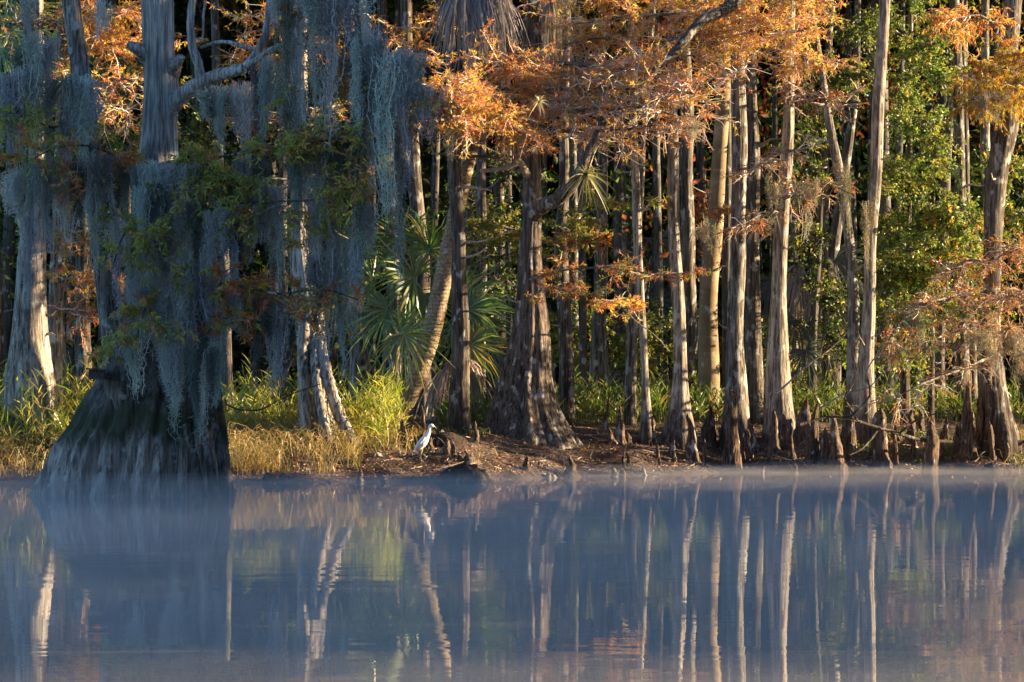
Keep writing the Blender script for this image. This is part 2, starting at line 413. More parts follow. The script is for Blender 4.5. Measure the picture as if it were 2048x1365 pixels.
def water_mat():
    m, n, l = newmat('river_water')
    out = N(n, 'ShaderNodeOutputMaterial'); b = N(n, 'ShaderNodeBsdfPrincipled')
    b.inputs['Base Color'].default_value = (0.22, 0.2, 0.18, 1); b.inputs['Roughness'].default_value = 0.012; b.inputs['IOR'].default_value = 1.33
    geo = N(n, 'ShaderNodeNewGeometry')
    def nz(sx, sy, sc, det):
        mp = N(n, 'ShaderNodeMapping'); mp.inputs['Scale'].default_value = (sx, sy, 1); l.new(geo.outputs['Position'], mp.inputs[0])
        q = N(n, 'ShaderNodeTexNoise'); q.inputs['Scale'].default_value = sc; q.inputs['Detail'].default_value = det; q.inputs['Roughness'].default_value = 0.5
        l.new(mp.outputs[0], q.inputs['Vector']); return q
    a = nz(0.5, 1.0, 1.1, 2); c = nz(0.35, 1.0, 5.0, 2); d = nz(0.12, 0.22, 1.0, 1)
    mu = N(n, 'ShaderNodeMath', operation='MULTIPLY_ADD', i_1=0.22); l.new(c.outputs['Fac'], mu.inputs[0]); l.new(a.outputs['Fac'], mu.inputs[2])
    r = ramp(n, [(0.35, (0.25,) * 3), (0.7, (1,) * 3)]); l.new(d.outputs['Fac'], r.inputs[0])
    m2 = N(n, 'ShaderNodeMath', operation='MULTIPLY'); l.new(mu.outputs[0], m2.inputs[0]); l.new(r.outputs[0], m2.inputs[1])
    bp = N(n, 'ShaderNodeBump'); bp.inputs['Distance'].default_value = 0.0045; bp.inputs['Strength'].default_value = 1.0
    l.new(m2.outputs[0], bp.inputs['Height']); l.new(bp.outputs[0], b.inputs['Normal'])
    l.new(b.outputs[0], out.inputs[0]); return m
def vol_mat(name, dens, col, aniso=0.2):
    m, n, l = newmat(name)
    out = N(n, 'ShaderNodeOutputMaterial'); v = N(n, 'ShaderNodeVolumePrincipled')
    v.inputs['Color'].default_value = (*col, 1); v.inputs['Density'].default_value = dens; v.inputs['Anisotropy'].default_value = aniso
    l.new(v.outputs[0], out.inputs['Volume']); return m
M_MUD, M_WATER = mud_mat(), water_mat()

# ------------------------------------------------------------------ setting: ground, water, mist
def grid(xs, ys, zf):
    X, Yg = np.meshgrid(xs, ys, indexing='ij'); Z = zf(X, Yg)
    v = np.stack((X, Yg, Z), -1).reshape(-1, 3); nx, ny = X.shape
    i = np.arange(nx - 1)[:, None] * ny + np.arange(ny - 1)[None]
    f = np.stack((i, i + ny, i + ny + 1, i + 1), -1).reshape(-1, 4)
    return v, f
mb = MB()
xs = np.concatenate((np.linspace(-300, -14, 24), np.arange(-13.8, 14, 0.14), np.linspace(14.2, 300, 24)))
ys = np.concatenate((np.linspace(-60, 54, 20), np.arange(54.2, 76, 0.14), np.linspace(76.2, 130, 40), np.linspace(140, 420, 10)))
mb.add(*grid(xs, ys, ground))
obj('muddy_ground', mb, M_MUD, smooth=True, kind='structure')
mb = MB()
mb.add([(-300, -60, 0), (300, -60, 0), (300, 100, 0), (-300, 100, 0)], [(0, 1, 2, 3)])
obj('river_water', mb, M_WATER, kind='structure')

def mist_bank(x0, x1, y0, y1, top, dens, seed):
    """low lumpy bank of mist lying on the water"""
    rng = np.random.default_rng(seed)
    xs = np.linspace(x0, x1, 60); ys = np.linspace(y0, y1, 60)
    ph = rng.uniform(0, 6, 8)
    def zt(X, Yg):
        e = np.minimum(1, np.minimum((X - x0), (x1 - X)) / 3) * np.minimum(1, np.minimum((Yg - y0) / 6, (np.minimum(y1, shore(X) - 0.2) - Yg) / 9.0))
        h = 1 + 0.10 * np.sin(X * .8 + ph[0]) * np.sin(Yg * .5 + ph[1]) + 0.08 * np.sin(X * 1.7 + ph[2] + Yg * .7) + 0.06 * np.sin(X * 3.1 + ph[3]) * np.sin(Yg * 1.9 + ph[4])
        return 0.012 + top * np.clip(e, 0, 1) * np.maximum(h, 0.1)
    v, f = grid(xs, ys, zt); n = len(v)
    lo = v.copy(); lo[:, 2] = 0.006
    m = MB(); m.add(np.concatenate((v, lo)), np.concatenate((f, f[:, ::-1] + n)))
    nx, ny = 60, 60
    edge = [i * ny for i in range(nx)], [i * ny + ny - 1 for i in range(nx)], list(range(ny)), [(nx - 1) * ny + j for j in range(ny)]
    sides = []
    for k, e in enumerate(edge):
        for a, c in zip(e[:-1], e[1:]):
            sides.append((a, c, c + n, a + n) if k in (1, 2) else (c, a, a + n, c + n))
    m.f.append(np.array(sides)); m.c.append(np.ones((len(sides), 3)))
    return m
M_MIST = vol_mat('mist', 0.036, (1.0, 0.93, 0.88), 0.0)
obj('mist', mist_bank(-26, 26, 8, 66.5, 0.40, 0.05, 3), M_MIST, kind='stuff', smooth=True)

M_WISP = vol_mat('mist_wisp', 0.03, (1.0, 0.98, 0.95), 0.0)
def wisp(cx, cy, lx, ly, h, seed):
    """a flat drifting shred of mist, lens shaped"""
    rng = np.random.default_rng(seed); nu, nv = 40, 12
    th = np.linspace(0, 2 * np.pi, nu, endpoint=False)[None]; ph = np.linspace(-np.pi / 2 + .02, np.pi / 2 - .02, nv)[:, None]
    rr = np.cos(ph) * (1 + .25 * np.sin(3 * th + rng.uniform(0, 6)) + .15 * np.sin(7 * th + rng.uniform(0, 6)))
    v = np.stack((cx + lx * rr * np.cos(th), cy + ly * rr * np.sin(th), .012 + h * (.5 + .5 * np.sin(ph)) * (1 + .35 * np.sin(4 * th + rng.uniform(0, 6)) * np.cos(ph))), -1).reshape(-1, 3)
    i = np.arange(nv - 1)[:, None] * nu; j = np.arange(nu)[None]; j2 = (j + 1) % nu
    f = np.stack((i + j, i + j2, i + j2 + nu, i + j + nu), -1).reshape(-1, 4)
    v = np.concatenate((v, [[cx, cy, .01], [cx, cy, .012 + h]])); e = nv * nu
    f = np.concatenate((f, [(e, (q + 1) % nu, q, q) for q in range(nu)], [(e + 1, e - nu + q, e - nu + (q + 1) % nu, e - nu + (q + 1) % nu) for q in range(nu)]))
    m = MB(); m.add(v, f); return m
for k, (a_, b_, c_, d_, h_) in enumerate([(2.6, 60.2, 2.6, 1.5, .20), (5.6, 61.6, 2.4, 1.2, .17), (0.3, 57.2, 2.0, 1.3, .13), (7.9, 61.4, 1.6, 1.3, .15), (3.9, 56.5, 3.5, 1.6, .12)]):
    obj('mist', wisp(a_, b_, c_, d_, h_, k), M_WISP, kind='stuff', smooth=True)

# ------------------------------------------------------------------ foliage generator
ORANGE = [(0.72, 0.35, 0.10), (0.76, 0.45, 0.09), (0.66, 0.26, 0.10), (0.80, 0.58, 0.12), (0.64, 0.34, 0.16)]
RUST = [(0.36, 0.12, 0.045), (0.42, 0.18, 0.05), (0.28, 0.09, 0.04), (0.38, 0.25, 0.06)]
GOLD = [(0.55, 0.36, 0.04), (0.48, 0.27, 0.04), (0.42, 0.34, 0.05), (0.55, 0.22, 0.04)]
LIME = [(0.36, 0.36, 0.06), (0.28, 0.31, 0.05), (0.44, 0.35, 0.06), (0.20, 0.25, 0.04)]
OLIVE = [(0.13, 0.17, 0.035), (0.18, 0.21, 0.045), (0.10, 0.13, 0.03), (0.26, 0.22, 0.05), (0.32, 0.15, 0.05)]
GREEN = [(0.12, 0.21, 0.035), (0.20, 0.30, 0.045), (0.07, 0.12, 0.03), (0.29, 0.37, 0.06), (0.40, 0.38, 0.07)]
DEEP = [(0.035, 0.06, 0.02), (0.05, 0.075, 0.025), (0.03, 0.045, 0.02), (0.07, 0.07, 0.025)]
TWIG = [(0.64, 0.56, 0.48), (0.54, 0.46, 0.38), (0.36, 0.29, 0.23)]
BROWN = [(0.26, 0.15, 0.08), (0.32, 0.22, 0.12), (0.20, 0.11, 0.06), (0.34, 0.16, 0.05)]

def foliate(bt, bl, limb, rng, n_sub=20, l_sub=0.9, n_twig=10, l_twig=0.4, n_leaf=14, leaf=(0.09, 0.022), pal=ORANGE, flat=0.35, droop=0.25, twig_r=0.006, bare=0.0, t0=0.1, broad=False, twig_pal=TWIG):
    limb = resample(limb, 60)
    tan = norm(np.gradient(limb, axis=0))
    k = rng.integers(int(60 * t0), 60, n_sub)
    d = norm(tan[k] * 0.35 + rv(rng, n_sub, (1, 1, flat)))
    L = l_sub * rng.uniform(0.45, 1.15, n_sub)
    t = np.linspace(0, 1, 6)
    bend = rv(rng, n_sub, (1, 1, 0.6))
    sub = limb[k][:, None] + d[:, None] * (L[:, None] * t)[..., None] + bend[:, None] * (0.22 * L[:, None] * t ** 2)[..., None]
    sub[:, 1:] += rng.normal(0, 0.025, (n_sub, 5, 3)) * l_sub
    sub[:, :, 2] -= (droop * 0.25 * L[:, None] * t ** 2)
    r = np.linspace(twig_r * 2.2, twig_r * 0.9, 6)[None] * rng.uniform(.7, 1.3, (n_sub, 1))
    prisms(bt, sub, r, pick(rng, twig_pal, n_sub))
    m = n_sub * n_twig
    si = np.repeat(np.arange(n_sub), n_twig); tt = rng.uniform(0.15, 1, m) * 4.99
    i0 = tt.astype(int); fr = (tt - i0)[:, None]
    st = sub[si, i0] * (1 - fr) + sub[si, i0 + 1] * fr
    dt = norm(d[si] * 0.55 + rv(rng, m, (1, 1, flat * 1.3)))
    lt = l_twig * rng.uniform(0.4, 1.2, m)
    u = np.linspace(0, 1, 4)
    tw = st[:, None] + dt[:, None] * (lt[:, None] * u)[..., None]
    tw[:, 1:] += rng.normal(0, 0.05, (m, 3, 3)) * l_twig
    tw[:, :, 2] -= droop * lt[:, None] * u ** 2 * 0.6
    prisms(bt, tw, np.linspace(twig_r, twig_r * 0.45, 4)[None] * np.ones((m, 1)), pick(rng, twig_pal, m))
    keep = rng.uniform(size=m) > bare
    ti = np.repeat(np.nonzero(keep)[0], n_leaf); q = len(ti)
    if q == 0: return
    uu = rng.uniform(0.1, 1, q) * 2.99; j = uu.astype(int); fr = (uu - j)[:, None]
    p = tw[ti, j] * (1 - fr) + tw[ti, j + 1] * fr
    dl = norm(dt[ti] * 0.5 + rv(rng, q, (1, 1, 0.8)) - np.array([0, 0, droop]))
    base = pick(rng, pal, m, 0.15)
    c = np.clip(base[ti] * (1 + rng.normal(0, 0.15, (q, 1))), 0.01, 0.9)
    leaves(bl, p, dl, leaf[0] * rng.uniform(.6, 1.3, q), leaf[1] * rng.uniform(.7, 1.3, q), c, rng, 0.5 if broad else 0.4)

def px_limb(pts):   # [(px,py,Y)...]
    return np.array([P(*p) for p in pts])

# crown shared by trees whose tops are above the frame
def crown_mesh(seed, n, rx, rz, pal, size=0.3):
    rng = np.random.default_rng(seed); m = MB()
    nc = 26
    cc = rv(rng, nc) * (rng.uniform(0.2, 1, (nc, 1)) ** 0.5) * np.array([rx, rx, rz])
    k = rng.integers(0, nc, n)
    p = cc[k] + rng.normal(0, 0.45, (n, 3)) * np.array([1, 1, 0.6])
    leaves(m, p, rng.normal(size=(n, 3)) - np.array([0, 0, .3]), size * rng.uniform(.5, 1.3, n), size * 0.5 * rng.uniform(.5, 1.3, n), pick(rng, pal, n), rng)
    return m.mesh('crown')
CROWNS = [crown_mesh(1, 1500, 2.0, 2.2, RUST + ORANGE), crown_mesh(2, 1500, 2.3, 2.0, OLIVE + RUST), crown_mesh(3, 1700, 2.4, 2.4, DEEP + OLIVE)]
for c in CROWNS: c.materials.append(M_LEAF)

def add_crown(root, top, k, rot, s=1.0):
    o = bpy.data.objects.new('crown', CROWNS[k % 3]); COL.objects.link(o); o.parent = root
    o.location = Vector(top) - root.location; o.rotation_euler = (0, 0, rot); o.scale = (s, s, s); o['kind'] = 'stuff'
    return o

SEED = [100]
def tree(label, cat, Y, prof, mat, rib=0.06, group=None, name='cypress_tree', crown=None, **kw):
    SEED[0] += 1
    kw.setdefault('sway', 0.16); mbt, base, top, at = trunk_mesh(prof, Y, SEED[0], rib=rib, **kw)
    root = thing(name, label, cat, (base[0], base[1], float(ground(base[0], base[1]))), group)
    obj('trunk', mbt, mat, root, smooth=True)
    if group == G_EDGE:
        rs = np.random.default_rng(SEED[0] + 900)
        for _ in range(rs.integers(1, 4)):
            zq = rs.uniform(2.2, 8); c_, h_ = at(zq); az = rs.uniform(-.5, 3.6); dr = np.array((math.cos(az), -abs(math.sin(az)) * .8, rs.uniform(-.1, .6)))
            p0 = np.array((c_, Y, zq)) + dr * h_ * .6; ln_ = rs.uniform(.12, .6)
            m_ = MB(); tube(m_, np.array([p0, p0 + dr * (h_ * .4 + ln_ * .5), p0 + dr * (h_ * .4 + ln_) + np.array((0, 0, rs.uniform(-.1, .12)))]), rs.uniform(.02, .04), .008, sides=6, n=9, wob=.012, seed=SEED[0])
            obj('broken_stub', m_, M_DEADLIMB, root, smooth=True)
    if crown is not None: add_crown(root, top + np.array([0, 0, -0.8]), crown, SEED[0] * 1.7)
    return root, at

G_EDGE = 'trees standing along the river bank'
T = {}
# ---- trees of the bank: rows are (photo row, left edge, right edge)
T['left'] = tree('broad pale furrowed cypress trunk at left, sunlit down its right side', 'tree', 60.3,
    [(800, 8, 112), (760, 12, 106), (700, 20, 100), (600, 28, 94), (500, 36, 90), (400, 52, 90), (300, 58, 90), (150, 66, 89), (0, 69, 86)], M_BARKP, rib=0.12, nrib=(5, 9, 13), group=G_EDGE, crown=0, bark=0.045, sway=0.03)[0]
T['left2'] = tree('slimmer brown trunk just right of the broad pale trunk at left', 'tree', 61.6,
    [(760, 93, 133), (600, 98, 130), (400, 103, 132), (200, 110, 134), (0, 118, 138)], M_BARK, group=G_EDGE, crown=0)[0]
T['left3'] = tree('dark thin trunk between the slim brown trunk and the moss-hung cypress', 'tree', 71,
    [(760, 150, 184), (500, 152, 180), (200, 160, 184)], M_BARKD, group=G_EDGE, crown=1)[0]
T['edge'] = tree('dark trunk cut off by the left edge of the picture', 'tree', 67,
    [(780, -44, 8), (500, -40, 0), (100, -32, -4)], M_BARKD, group=G_EDGE, crown=2)[0]
T['splay'] = tree('sunlit cypress with splayed root legs right of the moss-hung cypress', 'tree', 60.4,
    [(900, 588, 712), (870, 594, 690), (830, 594, 672), (780, 592, 660), (700, 588, 648), (600, 584, 640), (500, 584, 628), (400, 584, 616), (200, 588, 614), (0, 590, 612)], M_BARKP, rib=0.34, rib_h=1.0, nrib=(5, 8, 9), group=G_EDGE, crown=1, seg=40, bark=0.05)[0]
for k_, (pts_, r0_) in enumerate([([(612, 640, 60.2), (606, 720, 60.05), (606, 800, 59.95), (612, 892, 59.85)], .09), ([(636, 680, 60.2), (656, 760, 60.0), (680, 830, 59.9), (708, 895, 59.8)], .10), ([(626, 700, 60.1), (640, 800, 59.8), (656, 890, 59.6)], .08)]):
    mr_ = MB(); tube(mr_, np.array([P(*q_) for q_ in pts_]), r0_, r0_ * 1.05, sides=11, n=40, wob=.012, seed=70 + k_, rough=.1); obj('root', mr_, M_BARKP, T['splay'], smooth=True)
T['behind_moss'] = tree('grey trunk half hidden by moss right of the splayed cypress', 'tree', 66,
    [(840, 690, 745), (700, 700, 736), (500, 704, 732), (200, 712, 734), (0, 716, 735)], M_BARK, group=G_EDGE, crown=1)[0]
T['palmback'] = tree('grey trunk behind the green palm fronds, left of the leaning palm', 'tree', 69,
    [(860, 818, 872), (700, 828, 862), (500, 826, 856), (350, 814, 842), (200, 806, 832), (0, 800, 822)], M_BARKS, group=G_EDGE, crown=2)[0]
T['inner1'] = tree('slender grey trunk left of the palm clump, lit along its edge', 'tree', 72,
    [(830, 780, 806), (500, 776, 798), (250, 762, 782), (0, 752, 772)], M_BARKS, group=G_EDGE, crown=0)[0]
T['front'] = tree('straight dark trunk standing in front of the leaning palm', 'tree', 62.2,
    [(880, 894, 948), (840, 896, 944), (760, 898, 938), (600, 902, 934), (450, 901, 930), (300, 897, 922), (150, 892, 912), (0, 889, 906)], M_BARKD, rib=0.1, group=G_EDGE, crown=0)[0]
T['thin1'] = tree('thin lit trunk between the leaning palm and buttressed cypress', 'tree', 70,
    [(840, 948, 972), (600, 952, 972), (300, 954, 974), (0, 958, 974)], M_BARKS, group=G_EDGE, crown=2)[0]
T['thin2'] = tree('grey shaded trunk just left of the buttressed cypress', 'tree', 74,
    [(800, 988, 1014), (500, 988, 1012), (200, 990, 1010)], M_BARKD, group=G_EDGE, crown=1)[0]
rc, at_c = tree('big dark cypress with wide fluted buttress in the middle', 'tree', 63.3,
    [(905, 942, 1178), (890, 952, 1164), (850, 972, 1138), (800, 990, 1118), (750, 1002, 1106), (700, 1012, 1097), (600, 1029, 1084), (500, 1036, 1080), (400, 1041, 1081), (280, 1046, 1082), (100, 1048, 1086), (0, 1050, 1086)],
    M_CENTRE, rib=0.14, rib_h=1.5, nrib=(6, 9, 13, 17, 22), seg=96, dz=0.06, bark=0.022, group=G_EDGE, crown=0)
T['centre'] = rc
T['r1'] = tree('slender grey trunk right of the buttressed cypress, bending slightly', 'tree', 66.5,
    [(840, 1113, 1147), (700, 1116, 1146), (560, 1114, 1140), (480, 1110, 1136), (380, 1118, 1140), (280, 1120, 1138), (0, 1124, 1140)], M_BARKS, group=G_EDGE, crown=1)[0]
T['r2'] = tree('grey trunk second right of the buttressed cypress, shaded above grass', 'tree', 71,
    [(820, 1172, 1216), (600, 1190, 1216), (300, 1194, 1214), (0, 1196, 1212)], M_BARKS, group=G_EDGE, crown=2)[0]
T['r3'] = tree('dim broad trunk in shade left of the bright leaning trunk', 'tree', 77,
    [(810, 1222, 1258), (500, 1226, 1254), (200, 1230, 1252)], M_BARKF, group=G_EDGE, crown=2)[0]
T['lean'] = tree('narrow sunlit trunk leaning left on a dark pointed foot', 'tree', 64.3,
    [(890, 1276, 1310), (850, 1280, 1306), (790, 1284, 1299), (700, 1280, 1294), (600, 1272, 1288), (450, 1264, 1282), (300, 1262, 1278), (100, 1258, 1272), (0, 1256, 1268)], M_BARKP, rib=0.12, group=G_EDGE, crown=0)[0]
T['lean2'] = tree('thin pale trunk close beside the narrow sunlit leaning one', 'tree', 67,
    [(820, 1246, 1272), (600, 1258, 1276), (450, 1272, 1284), (280, 1282, 1292), (0, 1304, 1314)], M_BARK, group=G_EDGE, crown=1)[0]
T['tall'] = tree('tall pale trunk with flaring dark foot among knees, right of centre', 'tree', 64.6,
    [(895, 1314, 1396), (860, 1324, 1388), (820, 1336, 1380), (750, 1345, 1374), (600, 1344, 1368), (450, 1338, 1362), (350, 1334, 1358), (250, 1334, 1354), (100, 1334, 1350), (0, 1336, 1350)], M_BARKP, rib=0.14, group=G_EDGE, crown=0)[0]
T['shade1'] = tree('wide brown shaded trunk behind the tall pale one', 'tree', 73,
    [(830, 1366, 1394), (500, 1362, 1392), (250, 1358, 1386), (0, 1352, 1378)], M_BARKS, group=G_EDGE, crown=2)[0]
T['smooth'] = tree('smooth tan trunk glowing yellow at its foot, without bark ridges', 'tree', 70,
    [(835, 1390, 1434), (700, 1396, 1436), (600, 1402, 1440), (400, 1414, 1447), (250, 1428, 1456), (90, 1435, 1464), (0, 1438, 1464)], M_SMOOTH, rib=0.0, bark=0.006, name='smooth_tree', group=G_EDGE, crown=1)[0]
T['strong'] = tree('dark rugged trunk with lit right edge behind the tallest knee', 'tree', 65.4,
    [(900, 1432, 1508), (860, 1442, 1500), (800, 1450, 1494), (700, 1456, 1491), (500, 1461, 1491), (300, 1461, 1492), (80, 1466, 1492), (0, 1468, 1492)], M_BARK, rib=0.12, group=G_EDGE, crown=0, bark=0.05)[0]
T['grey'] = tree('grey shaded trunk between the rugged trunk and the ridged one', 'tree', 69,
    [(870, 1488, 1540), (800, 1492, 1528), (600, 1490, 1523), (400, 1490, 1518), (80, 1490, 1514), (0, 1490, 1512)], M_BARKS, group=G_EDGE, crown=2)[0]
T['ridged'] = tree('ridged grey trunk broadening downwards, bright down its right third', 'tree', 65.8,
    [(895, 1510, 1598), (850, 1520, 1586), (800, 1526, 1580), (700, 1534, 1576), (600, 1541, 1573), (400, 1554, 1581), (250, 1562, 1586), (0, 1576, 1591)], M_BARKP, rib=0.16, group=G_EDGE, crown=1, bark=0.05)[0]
T['pair_l'] = tree('lichen-spotted left trunk of the close pair at right', 'tree', 66.8,
    [(870, 1684, 1722), (800, 1690, 1720), (600, 1694, 1716), (480, 1690, 1711), (350, 1670, 1691), (250, 1652, 1668), (150, 1636, 1650), (0, 1612, 1624)], M_BARK, rib=0.1, group=G_EDGE, crown=2)[0]
T['pair_r'] = tree('tall pale right trunk of the close pair, running to the top', 'tree', 66.2,
    [(880, 1700, 1764), (830, 1712, 1756), (700, 1720, 1749), (500, 1728, 1751), (350, 1740, 1763), (150, 1750, 1775), (0, 1757, 1778)], M_BARKP, rib=0.12, group=G_EDGE, crown=0)[0]
T['right1'] = tree('grey trunk among the green leaves at upper right', 'tree', 71,
    [(830, 1905, 1940), (500, 1908, 1934), (300, 1910, 1932), (100, 1902, 1924), (0, 1900, 1920)], M_BARKS, group=G_EDGE, crown=2)[0]
rr_, at_r = tree('stout forked cypress with ribbed foot near the right edge', 'tree', 65.6,
    [(880, 1932, 2032), (840, 1945, 2018), (780, 1954, 2008), (700, 1960, 2002), (600, 1966, 2002), (450, 1970, 2008), (350, 1978, 2018), (250, 1988, 2040), (150, 1990, 2030), (0, 2008, 2042)], M_BARKS, rib=0.28, rib_h=0.9, nrib=(6, 9, 11), seg=44, group=G_EDGE, crown=0)
T['right'] = rr_
T['thin_r'] = tree('thin lit trunk left of the stout forked cypress', 'tree', 72,
    [(820, 1960, 1986), (400, 1962, 1982), (200, 1962, 1980)], M_BARK, group=G_EDGE, crown=1)[0]
T['thin_r2'] = tree('thin trunk deep in the green leaves, second right of the pair', 'tree', 73,
    [(820, 1868, 1890), (600, 1870, 1892), (350, 1880, 1900), (150, 1896, 1912)], M_BARKF, group=G_EDGE, crown=2)[0]
T['thin_r3'] = tree('slim grey trunk in the leaf gap right of the ridged trunk', 'tree', 74,
    [(820, 1650, 1680), (500, 1655, 1680), (200, 1700, 1716)], M_BARKF, group=G_EDGE, crown=2)[0]

# ---- dark trunks deeper in the forest
rng = np.random.default_rng(21)
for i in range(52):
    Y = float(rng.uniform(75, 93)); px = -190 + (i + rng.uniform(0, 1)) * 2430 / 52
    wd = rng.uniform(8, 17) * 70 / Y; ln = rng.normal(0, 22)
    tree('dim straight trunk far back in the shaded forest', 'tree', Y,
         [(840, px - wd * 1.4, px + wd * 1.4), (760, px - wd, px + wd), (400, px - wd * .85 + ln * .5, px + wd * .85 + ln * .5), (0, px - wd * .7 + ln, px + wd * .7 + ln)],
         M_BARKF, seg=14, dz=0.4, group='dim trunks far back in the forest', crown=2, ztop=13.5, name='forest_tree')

rng = np.random.default_rng(23)
MIDW = ['just left of the big buttressed cypress', 'against the left side of the big buttressed cypress', 'peeping out right of the big buttressed cypress', 'right beside the bending slender grey trunk', 'between the bending slender trunk and its shaded neighbour', 'in front of the dim broad trunk, left of the leaning one', 'right of the narrow sunlit leaning trunk', 'left of the tall pale trunk with flaring foot', 'touching the left side of the smooth tan trunk', 'left of the dark rugged trunk', 'left of the ridged grey trunk', 'right of the ridged grey trunk', 'left of the close pair, in the dark leaf gap', 'left against the lichen-spotted trunk of the pair', 'right of the close pair, among green leaves', 'in the green leaves right of the pair', 'left of the stout forked cypress', 'behind the moss right of the old cypress base', 'behind the moss left of the splayed cypress', 'right of the splayed cypress behind moss', 'left of the green fan palm clump', 'above the green fan palm clump', "behind the leaning palm's upper trunk", 'between the leaning stem and the moss-draped main trunk']
MIDK = (0, 3, 4, 7, 9, 11, 12, 14, 16, 17, 20, 21, 22)
for i, px in enumerate([1015, 1042, 1098, 1152, 1168, 1232, 1296, 1318, 1400, 1455, 1532, 1598, 1622, 1715, 1785, 1840, 1945, 455, 520, 668, 742, 862, 930, 222]):
    Y = float(rng.uniform(71.5, 78)); wd = rng.uniform(6, 12); ln = rng.normal(0, 20)
    if i not in MIDK: continue
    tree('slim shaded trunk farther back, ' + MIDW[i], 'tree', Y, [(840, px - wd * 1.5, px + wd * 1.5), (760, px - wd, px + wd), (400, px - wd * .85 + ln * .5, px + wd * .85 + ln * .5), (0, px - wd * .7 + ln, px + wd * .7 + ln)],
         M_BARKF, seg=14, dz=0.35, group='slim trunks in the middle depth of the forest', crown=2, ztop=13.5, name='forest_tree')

# ---- woods: far wall of the forest, and the woods beyond the edges
def leaf_mass(n, fx, fy, fz, size, pal, seed, clump=60, spread=1.2):
    rng = np.random.default_rng(seed); m = MB()
    u = rng.uniform(size=(clump, 3))
    cc = np.stack((fx[0] + u[:, 0] * (fx[1] - fx[0]), fy[0] + u[:, 1] * (fy[1] - fy[0]), fz[0] + u[:, 2] * (fz[1] - fz[0])), 1)
    k = rng.integers(0, clump, n)
    p = cc[k] + rng.normal(0, 1, (n, 3)) * np.array(spread if np.ndim(spread) else (spread,) * 3)
    p[:, 2] = np.maximum(p[:, 2], 0.2)
    cp = pick(rng, pal, clump, 0.2)
    leaves(m, p, rng.normal(size=(n, 3)) - np.array([0, 0, .3]), size * rng.uniform(.5, 1.4, n), size * .5 * rng.uniform(.5, 1.4, n), np.clip(cp[k] * (1 + rng.normal(0, .2, (n, 1))), .01, .8), rng)
    return m
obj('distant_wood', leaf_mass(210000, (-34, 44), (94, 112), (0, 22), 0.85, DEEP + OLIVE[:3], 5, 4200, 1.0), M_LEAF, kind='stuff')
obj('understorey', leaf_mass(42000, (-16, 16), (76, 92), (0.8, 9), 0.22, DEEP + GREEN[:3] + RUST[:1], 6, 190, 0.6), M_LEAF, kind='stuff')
m = leaf_mass(15000, (13, 50), (80, 93), (0.5, 14), 0.5, DEEP + GREEN[:3] + RUST, 8, 260, 1.0)
obj('bankside_wood', m, M_LEAF, kind='stuff')
m = leaf_mass(70000, (15, 27), (18, 59.6), (0.5, 17), 0.6, DEEP + RUST, 9, 1800, (1.0, .5, 1.0))  # unseen trees added in the river to shade the old cypress and mist
for v_ in m.v: v_[:, 1] += 0.194 * (v_[:, 0] - 15)  # sheared so the added shade ends short of the bank
obj('shade_wood', m, M_LEAF, kind='stuff')
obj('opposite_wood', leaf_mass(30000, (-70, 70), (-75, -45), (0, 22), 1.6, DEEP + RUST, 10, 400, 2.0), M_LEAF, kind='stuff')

# ------------------------------------------------------------------ the old cypress in the water
BY = 51.0
root = thing('cypress_tree', 'huge moss-draped cypress standing in the water at left with swollen base', 'tree', (PX(270, BY), BY, 0))
BIG = root
mbt, _, _, at_b = trunk_mesh([(1010, 66, 459), (990, 76, 455), (960, 88, 453), (920, 103, 451), (885, 115, 450), (868, 128, 449), (850, 142, 448), (810, 160, 442), (780, 182, 438), (750, 205, 428), (700, 228, 410), (640, 244, 392), (600, 255, 388)], BY, 5,
    rib=0.125, rib_h=1.7, nrib=(9, 14, 21, 28, 37), bark=0.014, seg=190, dz=0.035, ry=0.8, zmin=-0.3, ztop=2.85, top_tip=0.95)
obj('trunk_base', mbt, M_BIGBASE, root, smooth=True)
mbt, _, _, _ = trunk_mesh([(640, 245, 392), (600, 255, 390), (480, 262, 372), (400, 268, 368), (330, 272, 359), (300, 278, 356), (250, 284, 354), (170, 288, 357), (100, 285, 348), (40, 283, 347), (0, 281, 347)], BY, 6,
    rib=0.02, bark=0.016, nrib=(9, 14, 21), seg=120, dz=0.05, ry=0.95, zmin=PZ(640, BY), ztop=12)
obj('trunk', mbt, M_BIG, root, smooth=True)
mbt, _, _, _ = trunk_mesh([(880, 225, 280), (800, 212, 285), (750, 205, 284), (700, 205, 268), (640, 198, 246), (560, 190, 226), (480, 183, 216), (400, 174, 212), (300, 163, 202), (200, 150, 190), (100, 137, 174), (0, 124, 160)], BY - 0.5, 7,
    rib=0.03, bark=0.03, seg=40, dz=0.06, zmin=PZ(870, BY), ztop=12)
obj('side_stem', mbt, M_BARK, root, smooth=True)
# roots running down the right side of the base
for k, pts in enumerate([[(400, 800, 50.2), (412, 880, 49.9), (425, 950, 49.8), (432, 1000, 49.7)], [(425, 830, 50.3), (436, 900, 50.1), (445, 960, 50), (449, 1000, 50)], [(372, 850, 50.0), (392, 930, 49.7), (405, 1000, 49.6)]]):
    mm_ = MB(); tube(mm_, px_limb(pts), 0.05, 0.075, wob=0.01, seed=k); obj('root', mm_, M_BARK, root, smooth=True)
